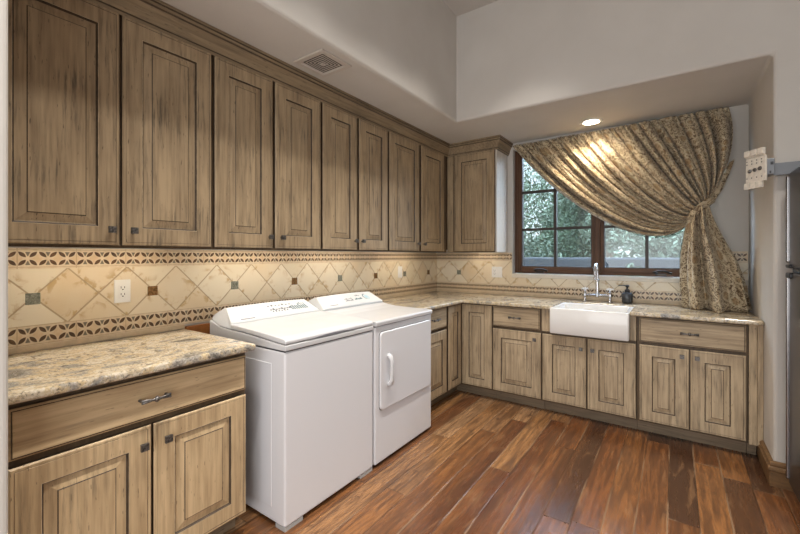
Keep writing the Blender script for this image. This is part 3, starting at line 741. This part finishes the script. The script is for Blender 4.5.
def console(root, y0, y1, nseg=12, arch=0.006):
    def ring(y, s):
        e = max(0.0, 1 - min(s, 1 - s) / 0.5); r = []
        for x, z in con_prof:
            k = max(0, min(1, (z - 0.945) / 0.085))
            yy = y + (0.045 * k if s == 0 else -0.045 * k if s == 1 else (0.5 - s) * 0.09 * k)
            r.append((x, yy, z + arch * k * (1 - (2 * s - 1) ** 2)))
        return r
    return MB().loft([ring(y0 + 0.001 + (y1 - y0 - 0.002) * i / nseg, i / nseg) for i in range(nseg + 1)], 0, False, True, True, True).build('control_console', CONSOLE, root, 0.004, 2)
con = console(ws, y0, y1)
def on_face(s, t, y0, y1, lift=0.0012):
    """point on the sloping console face: s along the machine, t from front (0) to ridge (1)"""
    x = 0.292 + (0.200 - 0.292) * t; z = 0.966 + (1.024 - 0.966) * t
    k = max(0, min(1, (z - 0.945) / 0.085)); y = y0 + (y1 - y0) * s + (0.5 - s) * 0.09 * k
    z += 0.006 * k * (1 - (2 * s - 1) ** 2)
    nx, nz = 0.533, 0.846
    return (x + nx * lift, y, z + nz * lift)
def face_quad(mb, s0, s1, t0, t1, y0, y1, mi=0):
    a = [on_face(s0, t0, y0, y1), on_face(s1, t0, y0, y1), on_face(s1, t1, y0, y1), on_face(s0, t1, y0, y1)]
    b = [on_face(s0, t0, y0, y1, -.004), on_face(s1, t0, y0, y1, -.004), on_face(s1, t1, y0, y1, -.004), on_face(s0, t1, y0, y1, -.004)]
    mb.loft([b, a], mi, False, True, True, True)
def prints(parent, y0, y1, rows):
    for (s0, n, st, w, t0, t1, m_) in rows:
        pm = MB()
        for k in range(n): face_quad(pm, s0 + k * st, s0 + k * st + w, t0, t1 + (0.06 if k % 3 == 1 else 0.0), y0, y1)
        pm.build('control_print', m_, parent)
prints(con, y0, y1, ((0.44, 8, 0.034, 0.022, 0.42, 0.48, PRINTG), (0.46, 6, 0.034, 0.012, 0.26, 0.34, PRINTG), (0.44, 7, 0.045, 0.018, 0.74, 0.79, PRINTG), (0.70, 8, 0.028, 0.013, 0.26, 0.60, PRINT), (0.82, 4, 0.026, 0.014, 0.70, 0.76, PRINT)))
pb = MB(); face_quad(pb, 0.10, 0.24, 0.03, 0.065, y0, y1); pb.build('brand_mark', PRINTG, con)
for (fx, fy) in ((XFR - 0.075, y0 + 0.003), (XFR - 0.075, y1 - 0.115), (XB + 0.02, y0 + 0.003), (XB + 0.02, y1 - 0.115)):
    MB().box(fx, fx + 0.072, fy, fy + 0.112, 0.0, 0.0225).build('foot', FOOTG, ws, 0.002)
# --- dryer
dy0, dy1 = 1.905, 2.592
dr = thing('clothes_dryer', 'white front-loading clothes dryer with square door, between washer and far cabinets', 'dryer', (0, 0, 0))
DXF = 0.765
MB().box(XB, DXF, dy0, dy1, 0.020, 0.884).build('cabinet', WHITE_SIDE, dr, 0.008, 3)
MB().box(XB + 0.004, DXF - 0.004, dy0 + 0.003, dy1 - 0.003, 0.882, 0.8885).build('seam', SEAM, dr)
dtop = [(XB, 0.888), (DXF + 0.010, 0.888), (DXF + 0.012, 0.912), (DXF + 0.002, 0.920), (0.60, 0.921), (0.44, 0.924), (0.36, 0.932), (0.300, 0.944), (0.19, 0.944), (XB, 0.962)]
extrude_prof(dtop, dy0, dy1).build('top_panel', WHITE, dr, 0.004, 3)
con_prof = [(XB, 0.9625), (0.19, 0.9445), (0.300, 0.9445), (0.302, 0.958), (0.292, 0.966), (0.200, 1.024), (0.188, 1.030), (0.165, 1.028), (0.125, 1.004), (XB, 0.985)]
con = console(dr, dy0, dy1)
prints(con, dy0, dy1, ((0.40, 5, 0.028, 0.016, 0.30, 0.36, PRINTG), (0.40, 5, 0.028, 0.012, 0.48, 0.53, PRINTG), (0.57, 5, 0.026, 0.018, 0.34, 0.44, PRINT), (0.62, 3, 0.030, 0.016, 0.72, 0.77, PRINTG)))
dial = MB()
for rr0, rr1, mi, a0, a1 in ((0.044, 0.056, 0, 1.3, 4.2), (0.040, 0.050, 1, 4.4, 7.4), (0.0, 0.030, 1, 0, 6.28)):
    ro, ri, rb = [], [], []
    for k in range(19):
        a = a0 + (a1 - a0) * k / 18
        ro.append(on_face(0.80 + rr1 * math.cos(a), 0.52 + rr1 * 6.0 * math.sin(a), dy0, dy1, 0.0016)); ri.append(on_face(0.80 + rr0 * math.cos(a), 0.52 + rr0 * 6.0 * math.sin(a), dy0, dy1, 0.0016))
    dial.loft([ri, ro], mi, False, False)
dial.build('cycle_dial', [PRINT, PRINTB], con)
pb = MB(); face_quad(pb, 0.12, 0.24, 0.08, 0.115, dy0, dy1); pb.build('brand_mark', PRINTG, con)
def rr_yz(ya, yb, za, zb, r, x, n=5):
    return [(x, a, b) for (a, b, _) in rrect(ya, yb, za, zb, r, 0, n)]
dd0, dd1, dz0, dz1 = 1.948, 2.565, 0.350, 0.845
MB().loft([rr_yz(dd0 - .004, dd1 + .004, dz0 - .004, dz1 + .004, .030, DXF - .004), rr_yz(dd0 - .004, dd1 + .004, dz0 - .004, dz1 + .004, .030, DXF + .0008)], 0, False, True, True, True).build('door_gap', SEAM, dr)
door = MB().loft([rr_yz(dd0, dd1, dz0, dz1, .028, DXF - .002), rr_yz(dd0, dd1, dz0, dz1, .028, DXF + .008), rr_yz(dd0 + .005, dd1 - .005, dz0 + .005, dz1 - .005, .026, DXF + .012)], 0, False, True, True, True).build('door', WHITE_SIDE, dr)
hy = 2.028
hm = MB(); hm.tube([(DXF + .011, hy, 0.688), (DXF + .030, hy, 0.680), (DXF + .040, hy, 0.655), (DXF + .042, hy, 0.594), (DXF + .040, hy, 0.533), (DXF + .030, hy, 0.508), (DXF + .011, hy, 0.500)], [.017, .0165, .0135, .0115, .0135, .0165, .017], 10)
hm.build('handle', WHITE, door)
for (fx, fy) in ((DXF - 0.09, dy0 + 0.03), (DXF - 0.09, dy1 - 0.08), (XB + 0.03, dy0 + 0.03), (XB + 0.03, dy1 - 0.08)):
    MB().lathe([(0.02, 0.0), (0.02, 0.008), (0.012, 0.010), (0.012, 0.0205)], fx + 0.025, fy + 0.025, 12).build('foot', BLACK, dr)

# ------------------------------------------------------------------ outlets and switches
def outlet(label, loc, rz, w=0.072, h=0.116, kind='outlet'):
    t = thing('wall_outlet' if kind != 'switch' else 'light_switch', label, 'outlet' if kind != 'switch' else 'switch', loc, rz)
    MB().box(-w / 2, w / 2, -0.0065, -0.0002, -h / 2, h / 2).build('cover_plate', OUTLET, t, 0.0025, 2)
    def recept(x):
        d = MB().box(x - .017, x + .017, -0.009, -0.006, -.034, .034).build('receptacle', OUTLET, t, 0.0015)
        s = MB()
        for zz in (0.018, -0.016):
            s.box(x - .009, x - .0065, -0.0096, -0.0088, zz - .004, zz + .007); s.box(x + .0065, x + .009, -0.0096, -0.0088, zz - .004, zz + .006)
            s.box(x - .003, x + .003, -0.0096, -0.0088, zz - .012, zz - .007)
        s.build('slot', SLOT, d)
    if kind == 'outlet': recept(0)
    elif kind == 'switch':
        d = MB().box(-.017, .017, -0.010, -0.006, -.034, .034).build('rocker', OUTLET, t, 0.002)
    else:
        recept(-0.024)
        MB().box(.007, .041, -0.011, -0.006, -.034, .034).build('rocker', OUTLET, t, 0.002)
    return t
outlet('white duplex wall outlet on the tile above the near granite worktop', (0.0003, 0.813, 1.152), PI / 2)
outlet('white blank rocker switch plate on left wall tile between dryer and corner', (0.0003, 3.262, 1.165), PI / 2, kind='switch')
outlet('wide white two-gang outlet and switch plate on tile left of the window', (0.738, 4.0197, 1.156), 0, 0.116, 0.116, 'combo')

# ------------------------------------------------------------------ ceiling vent and downlight
vt = thing('ceiling_vent', 'square louvered vent grille on the underside of the left soffit', 'vent', (0.540, 1.680, ZS))
fr = MB()
for (a, b, cc, d) in ((-.125, .125, -.125, -.092), (-.125, .125, .092, .125), (-.125, -.092, -.092, .092), (.092, .125, -.092, .092)): fr.box(a, b, cc, d, -0.012, -0.0005)
fr.build('frame', VENTM, vt, 0.004, 2)
MB().box(-.092, .092, -.092, .092, -0.003, -0.0005).build('backing', VENTD, vt)
lv = MB()
for q in range(4):
    ca, sa = math.cos(q * PI / 2), math.sin(q * PI / 2)
    for k in range(1, 6):
        r0 = 0.0165 * k + 0.002; r1 = r0 + 0.0068
        P = [(-r0, r0), (r0, r0), (r1, r1), (-r1, r1)]
        P = [(x * ca - y * sa, x * sa + y * ca) for x, y in P]
        lv.loft([[(x, y, -0.0055) for x, y in P], [(x, y, -0.004) for x, y in P]], 0, False, True, True, True)
lv.box(-.012, .012, -.012, .012, -0.0125, -0.004)
lv.build('louver', VENTM, vt)
dl = thing('ceiling_light', 'lit round recessed downlight in the soffit above the curtain', 'light', (1.695, 3.768, ZS))
MB().lathe([(0.066, -0.0065), (0.070, -0.0075), (0.088, -0.006), (0.092, -0.0005), (0.066, -0.0005)], 0, 0, 32, cap0=False, cap1=False).build('trim_ring', OUTLET, dl)
MB().lathe([(0.0001, -0.0045), (0.066, -0.0045), (0.066, -0.001), (0.0001, -0.001)], 0, 0, 32).build('lens', LENS, dl)
ls = lamp('downlight_beam', 'SPOT', (0, 0, -0.02), (0, 0, 0), 26, (1.0, 0.84, 0.62), spot_size=math.radians(125), spot_blend=0.7, shadow_soft_size=0.05); ls.parent = dl

# ------------------------------------------------------------------ refrigerator
fg = thing('refrigerator', 'dark stainless refrigerator with rounded handles at the right edge of photo', 'refrigerator', (2.84, 2.25, 0))
MB().box(0.06, 0.72, 0.0, 0.79, 0.03, 1.79).build('cabinet', BLACK, fg, 0.006)
for (nm, za, zb) in (('freezer_door', 1.262, 1.795), ('fresh_food_door', 0.06, 1.240)):
    d = MB().box(-0.028, 0.055, 0.0, 0.79, za, zb).build(nm, STEEL_D, fg, 0.018, 4)
    hz0, hz1 = (za + 0.03, zb - 0.02)
    MB().box(-0.040, -0.020, 0.762, 0.778, hz0, hz1).build('handle', STEEL_L, d, 0.008, 3)
    MB().box(-0.040, -0.010, 0.700, 0.786, *((za - 0.0, za + 0.022) if za > 1 else (zb - 0.034, zb - 0.002))).build('handle_cap', BLACK, d, 0.008, 3)
MB().box(-0.010, 0.05, 0.005, 0.785, 1.2405, 1.2615).build('door_gasket', BLACK, fg)
MB().box(0.03, 0.70, 0.02, 0.77, 0.0, 0.03).build('base_grille', BLACK, fg)

# ------------------------------------------------------------------ articulated wall bracket
br = thing('wall_bracket', 'grey swing-arm screen mount with cream slotted plate on the right wall', 'bracket', (2.655, 2.985, 1.828))
R9 = Matrix.Rotation(math.radians(-52), 4, 'Z')
R9 = Matrix.Translation((0.022, 0, 0)) @ R9
pl = MB()
pl.box(-0.058, 0.058, -0.012, 0.0, -0.078, 0.062)
for k in range(3): pl.box(-0.066 + k * 0.040, -0.066 + k * 0.040 + 0.033, -0.016, 0.002, 0.074, 0.108)
pl.box(-0.066, 0.047, -0.006, 0.002, 0.066, 0.078)
for k in range(3): pl.box(-0.066 + k * 0.036, -0.066 + k * 0.036 + 0.032, -0.016, 0.002, -0.114, -0.078)
pl.xf(R9); plate = pl.build('mounting_plate', MOUNT_W, br, 0.002)
sc = MB()
for k in range(3):
    sc.lathe([(0.0115, 0.0), (0.0105, 0.005), (0.004, 0.007)], 0, 0, 12)
    n = 36
    sc.v[-n:] = [tuple(R9 @ Vector((p[0] - 0.032 + k * 0.030, -0.012 - p[2], p[1] - 0.012 + k * 0.003))) for p in sc.v[-n:]]
sc.build('screw', PEWTER, plate)
for k in range(12):
    hx, hz = -0.05 + (k % 4) * 0.029, (0.045, 0.028, -0.052)[k // 4]
    MB().box(hx - .003, hx + .003, -0.0126, -0.011, hz - .003, hz + .003).xf(R9).build('hole', SLOT, plate)
kn = MB(); kn.box(0.058, 0.092, -0.020, 0.066, -0.044, 0.046)
kn.build('pivot_block', MOUNT_G, br, 0.003)
MB().box(0.074, 0.086, -0.0225, -0.019, 0.010, 0.026).build('bolt', BLACK, br); MB().box(0.070, 0.077, -0.0225, -0.019, -0.038, -0.024).build('bolt', BLACK, br)
am = MB(); am.box(0.093, 0.520, 0.062, 0.078, -0.040, 0.030); am.build('arm', MOUNT_G, br, 0.003)
wp = MB(); wp.box(0.44, 0.52, 0.0785, 0.1155, -0.12, 0.12); wp.build('wall_plate', MOUNT_G, br, 0.003)

# ------------------------------------------------------------------ curtain
cu = thing('window_curtain', 'brown and cream damask curtain swept aside and tied at right of the window', 'curtain', (0, 0, 0))
def bez(p, t):
    a, b, c_, d = p; u = 1 - t
    return (u ** 3 * a[0] + 3 * u * u * t * b[0] + 3 * u * t * t * c_[0] + t ** 3 * d[0], u ** 3 * a[1] + 3 * u * u * t * b[1] + 3 * u * t * t * c_[1] + t ** 3 * d[1])
Lc = ((0.918, 2.466), (1.45, 1.75), (2.25, 1.20), (2.436, 1.678))
Rc = ((2.642, 2.494), (2.690, 2.15), (2.610, 1.92), (2.482, 1.735))
rng = random.Random(11)
NS, NTT = 680, 64
cuts = [0.0]
while cuts[-1] < 1.0: cuts.append(cuts[-1] + rng.uniform(0.036, 0.080))
amps = [rng.uniform(0.5, 1.3) for _ in cuts]; skew = [rng.uniform(-0.25, 0.25) for _ in cuts]
def pleat(s):
    for k in range(len(cuts) - 1):
        if cuts[k] <= s <= cuts[k + 1]:
            u = (s - cuts[k]) / (cuts[k + 1] - cuts[k]); u = u ** (1.0 + skew[k])
            return amps[k] * max(0.0, math.sin(PI * u)) ** 0.45
    return 0.0
cuts2 = [0.0]
while cuts2[-1] < 1.0: cuts2.append(cuts2[-1] + rng.uniform(0.06, 0.12))
amp2 = [rng.uniform(0.5, 1.2) for _ in cuts2]
def pleat2(s):
    for k in range(len(cuts2) - 1):
        if cuts2[k] <= s <= cuts2[k + 1]:
            u = (s - cuts2[k]) / (cuts2[k + 1] - cuts2[k]); return amp2[k] * math.sin(PI * u) ** 0.9
    return 0.0
mb = MB(); uv = []
for j in range(NTT + 1):
    t = j / NTT
    for i in range(NS + 1):
        s = i / NS
        P = [(Lc[k][0] + (Rc[k][0] - Lc[k][0]) * s, Lc[k][1] + (Rc[k][1] - Lc[k][1]) * s) for k in range(4)]
        x, z = bez(P, t)
        gath = math.exp(-t / 0.10); tie = max(0.0, (t - 0.72) / 0.28)
        a1 = (0.092 + 0.050 * s) * (0.30 + 0.70 * min(1, t / 0.18)) * (1 - 0.72 * tie)
        a2 = 0.040 * min(1, t / 0.25) * (1 - 0.8 * tie)
        y = 3.995 - 0.035 * math.sin(PI * min(1, t * 1.05)) - 0.055 * t
        y -= a1 * pleat(s) + a2 * pleat2(s)
        y -= 0.012 * gath * math.sin(s * 300) * (0.6 + 0.4 * math.sin(s * 97))
        if s < 0.05: y += 0.055 * (1 - s / 0.05) ** 2 * math.sin(PI * min(1, t * 1.02)) ** 0.7
        y += 0.012 * math.exp(-((t - 0.03) / 0.012) ** 2)
        z -= 0.010 * pleat(s) * math.sin(PI * t) * (1 - s)
        mb.v.append((x, y, z)); uv.append((s * 3.6, t * 1.9 + 0.12 * s))
for j in range(NTT):
    for i in range(NS):
        a = j * (NS + 1) + i
        mb.f.append((a, a + 1, a + NS + 2, a + NS + 1)); mb.m.append(0); mb.sm.append(True)
mb.uv = uv
sw = mb.build('swag', FABRIC, cu); md = sw.modifiers.new('thick', 'SOLIDIFY'); md.thickness = 0.0025
# gathered tail falling onto the worktop
prof = [(0.00, 2.448, 0.050, 0.040, 1.715), (0.05, 2.450, 0.056, 0.043, 1.668), (0.13, 2.450, 0.078, 0.055, 1.600), (0.25, 2.462, 0.112, 0.070, 1.48), (0.45, 2.492, 0.160, 0.082, 1.31), (0.70, 2.518, 0.192, 0.090, 1.12), (0.90, 2.535, 0.197, 0.098, 0.985), (0.97, 2.540, 0.203, 0.102, 0.940), (1.0, 2.540, 0.196, 0.098, 0.919)]
def lerp_prof(t):
    for k in range(len(prof) - 1):
        a, b = prof[k], prof[k + 1]
        if a[0] <= t <= b[0]:
            u = (t - a[0]) / (b[0] - a[0]); return [a[q] + (b[q] - a[q]) * u for q in range(1, 5)]
    return list(prof[-1][1:])
NA, NV = 220, 60
mb = MB(); uv = []
fold = [(7, 0.6, 0.034), (11, 1.3, 0.014), (4, 2.1, 0.010), (19, 0.4, 0.005)]
for j in range(NV + 1):
    t = j / NV; cx, rx, ry, z = lerp_prof(t)
    g = min(1.0, 0.45 + t * 1.2)
    for i in range(NA):
        a = 2 * PI * i / NA
        dd = 0.0
        for (fn, ph, am_) in fold: dd += am_ * g * (0.9 - 1.7 * abs(math.cos((fn * a + ph + 0.5 * t) / 2)) ** 2.2)
        dz = 0.0
        if t > 0.9: dz = 0.010 * abs(math.sin(3.5 * a + 0.4)) * (1 - t) * 10 * 0.3
        mb.v.append((cx + 0.012 + (0.90 * rx + dd * 0.7) * math.cos(a), 3.850 + (0.92 * ry + dd * (2.5 if math.sin(a) < 0 else 0.8)) * math.sin(a), z + dz)); uv.append((a / (2 * PI) * 2.2, 1.7 + t * 1.05))
for j in range(NV):
    for i in range(NA):
        k = (i + 1) % NA; a = j * NA
        mb.f.append((a + i, a + k, a + NA + k, a + NA + i)); mb.m.append(0); mb.sm.append(True)
mb.uv = uv
tl = mb.build('tail', FABRIC, cu); md = tl.modifiers.new('thick', 'SOLIDIFY'); md.thickness = 0.0025
# fabric tie wrapped round the gather, rising to the right
mb = MB(); uv = []
NA2 = 48
rings = []
A = Vector((0.70, 0, 0.714)); Bv = Vector((0, 1, 0)); Nn = A.cross(Bv).normalized()
for i in range(NA2):
    a = 2 * PI * i / NA2
    ctr = Vector((2.458, 3.880, 1.700)) + A * (0.098 * math.cos(a)) + Bv * (0.075 * math.sin(a))
    rad_dir = (A * math.cos(a) + Bv * math.sin(a)).normalized()
    ring = []
    for k in range(16):
        b = 2 * PI * k / 16
        wv = 1 + 0.18 * math.sin(3 * b + a * 2)
        ring.append(tuple(ctr + rad_dir * (0.014 * math.cos(b) * wv) + Nn * (0.027 * math.sin(b) * wv)))
        uv.append((a / 6.28 * 0.5 + 4.0, k / 16 * 0.15))
    rings.append(ring)
rings.append(rings[0]); uv += uv[:16]
mb.loft(rings, 0, True, True); mb.uv = uv
mb.build('tieback', FABRIC, cu)
# end of the tie hook, a short fabric tip sticking out at the right
mb = MB(); mb.tube([(2.52, 3.90, 1.770), (2.575, 3.93, 1.86), (2.620, 3.955, 1.965), (2.652, 3.965, 2.05), (2.668, 3.965, 2.075)], [0.030, 0.026, 0.020, 0.014, 0.003], 10)
mb.uv = [(p[0] * 1.0, p[2] * 1.0) for p in mb.v]
mb.build('tie_end', FABRIC, cu)

# ------------------------------------------------------------------ outside the window
struct('ground', MB().box(-14, 16, 4.4, 34, -0.35, -0.25), GROUND)
tag(MB().box(-7.0, 8.0, 6.8, 7.05, -0.25, 1.30).build('garden_wall', STUCCO, None, 0.03), 'low grey stucco garden wall seen through the lower window panes', 'wall')
def foliage(name, mats, root, centers, n, size, seed):
    rg = random.Random(seed); mb = MB()
    for _ in range(n):
        cx, cy, cz, r = rg.choice(centers)
        d = Vector((rg.gauss(0, 1), rg.gauss(0, 1), rg.gauss(0, 1))).normalized() * (r * rg.random() ** 0.45)
        p = Vector((cx, cy, cz)) + Vector((d.x, d.y, d.z * 0.9))
        if p.z < -0.2: p.z = -0.2 + rg.random() * 0.2
        s = size * rg.uniform(0.6, 1.5)
        u = Vector((rg.gauss(0, 1), rg.gauss(0, 1), rg.gauss(0, 1) - 0.4)).normalized(); w = u.cross(Vector((rg.gauss(0, 1), rg.gauss(0, 1), rg.gauss(0, 1)))).normalized()
        a = p - u * s; b = p + w * s * 0.42; c_ = p + u * s; e = p - w * s * 0.42
        k = len(mb.v); mb.v += [tuple(a), tuple(b), tuple(c_), tuple(e)]; mb.f.append((k, k + 1, k + 2, k + 3)); mb.m.append(0); mb.sm.append(False)
    return mb.build(name, mats, root)
def tree(label, x, y, h, r, mat, seed, n=16000, size=0.048, low=0.25):
    t = thing('tree', label, 'tree', (x, y, -0.25), 0, 'trees beyond the garden wall')
    rg = random.Random(seed); cs = []
    tr = MB(); tr.tube([(0, 0, 0), (0.05, 0.02, h * 0.3), (-0.03, 0.0, h * 0.6), (0.02, 0, h * 0.85)], [0.11, 0.09, 0.06, 0.025], 8)
    for k in range(15):
        a = rg.uniform(0, 2 * PI); zz = h * rg.uniform(low, 0.95); rr = r * rg.uniform(0.25, 0.85) * (1.15 - 0.55 * zz / h)
        cs.append((rr * math.cos(a), rr * math.sin(a), zz, r * rg.uniform(0.30, 0.50)))
        tr.tube([(0, 0, zz * 0.75), (rr * math.cos(a) * 0.5, rr * math.sin(a) * 0.5, zz * 0.9), (rr * math.cos(a), rr * math.sin(a), zz)], [0.045, 0.03, 0.012], 6)
    tr.build('trunk', BARK, t)
    foliage('foliage', mat, t, cs, n, size, seed + 1)
tree('grey-green leafy tree behind the garden wall, leftmost through the window', -4.3, 9.4, 3.3, 1.5, LEAF_A, 21, low=0.18)
tree('pale green open tree in the middle of the left window sash', -1.0, 9.2, 4.0, 1.5, LEAF_B, 32, low=0.2)
tree('dense deep green tree behind the center post of the window', 0.7, 12.8, 4.4, 1.5, LEAF_C, 43, low=0.2)
tree('pale green tree seen low through the right window sash', 2.1, 9.2, 3.6, 1.45, LEAF_B, 54, low=0.2)
tree('tall distant grey-green tree filling the gap behind the others', -4.6, 15.5, 4.3, 2.2, LEAF_A, 65, n=13000, size=0.085, low=0.15)
tree('broad distant green tree behind the middle trees', 0.2, 17.5, 5.2, 2.3, LEAF_C, 76, n=13000, size=0.085, low=0.12)
tree('far dark tree at the left behind the tall grey-green tree', -9.5, 22.5, 4.6, 2.6, LEAF_A, 87, n=9000, size=0.14, low=0.1)
tree('far broad tree between the two distant trees', -2.2, 23.5, 5.0, 2.8, LEAF_C, 98, n=9000, size=0.14, low=0.1)
tree('far pale tree at the right behind the right window sash', 4.2, 22.5, 6.2, 2.9, LEAF_B, 109, n=9000, size=0.14, low=0.1)
def shrub(label, x, y, h, r, seed, flowers):
    t = thing('flowering_shrub', label, 'shrub', (x, y, -0.25), 0, 'shrubs in front of the garden wall')
    rg = random.Random(seed); cs = [(r * rg.uniform(-.6, .6), r * rg.uniform(-.4, .4), h * rg.uniform(.35, .85), r * .45) for _ in range(8)]
    st = MB()
    for c_ in cs: st.tube([(0, 0, 0), (c_[0] * .5, c_[1] * .5, c_[2] * .5), c_[:3]], [.02, .015, .006], 6)
    st.build('stem', BARK, t)
    foliage('foliage', LEAF_C, t, cs, 1500, 0.045, seed)
    fl = MB()
    for k in range(flowers):
        c_ = rg.choice(cs); d = Vector((rg.gauss(0, 1), -abs(rg.gauss(0, 1)), abs(rg.gauss(0, 1)))).normalized() * c_[3] * 1.02
        p = Vector(c_[:3]) + d
        for q in range(5):
            a = q * 2 * PI / 5; e1 = Vector((math.cos(a), -0.3, math.sin(a))) * 0.035; e2 = Vector((math.cos(a + .9), -0.3, math.sin(a + .9))) * 0.022
            o_ = len(fl.v); fl.v += [tuple(p), tuple(p + e2), tuple(p + e1 + e2 * .3)]; fl.f.append((o_, o_ + 1, o_ + 2)); fl.m.append(0); fl.sm.append(False)
    fl.build('blossom', PETAL, t, label='pink blossoms')
shrub('green shrub with a few pink blossoms below the left window sash', 0.62, 6.0, 1.45, 0.55, 5, 10)
shrub('small pink-flowered shrub low behind the right window sash', 2.02, 6.1, 1.50, 0.5, 8, 14)
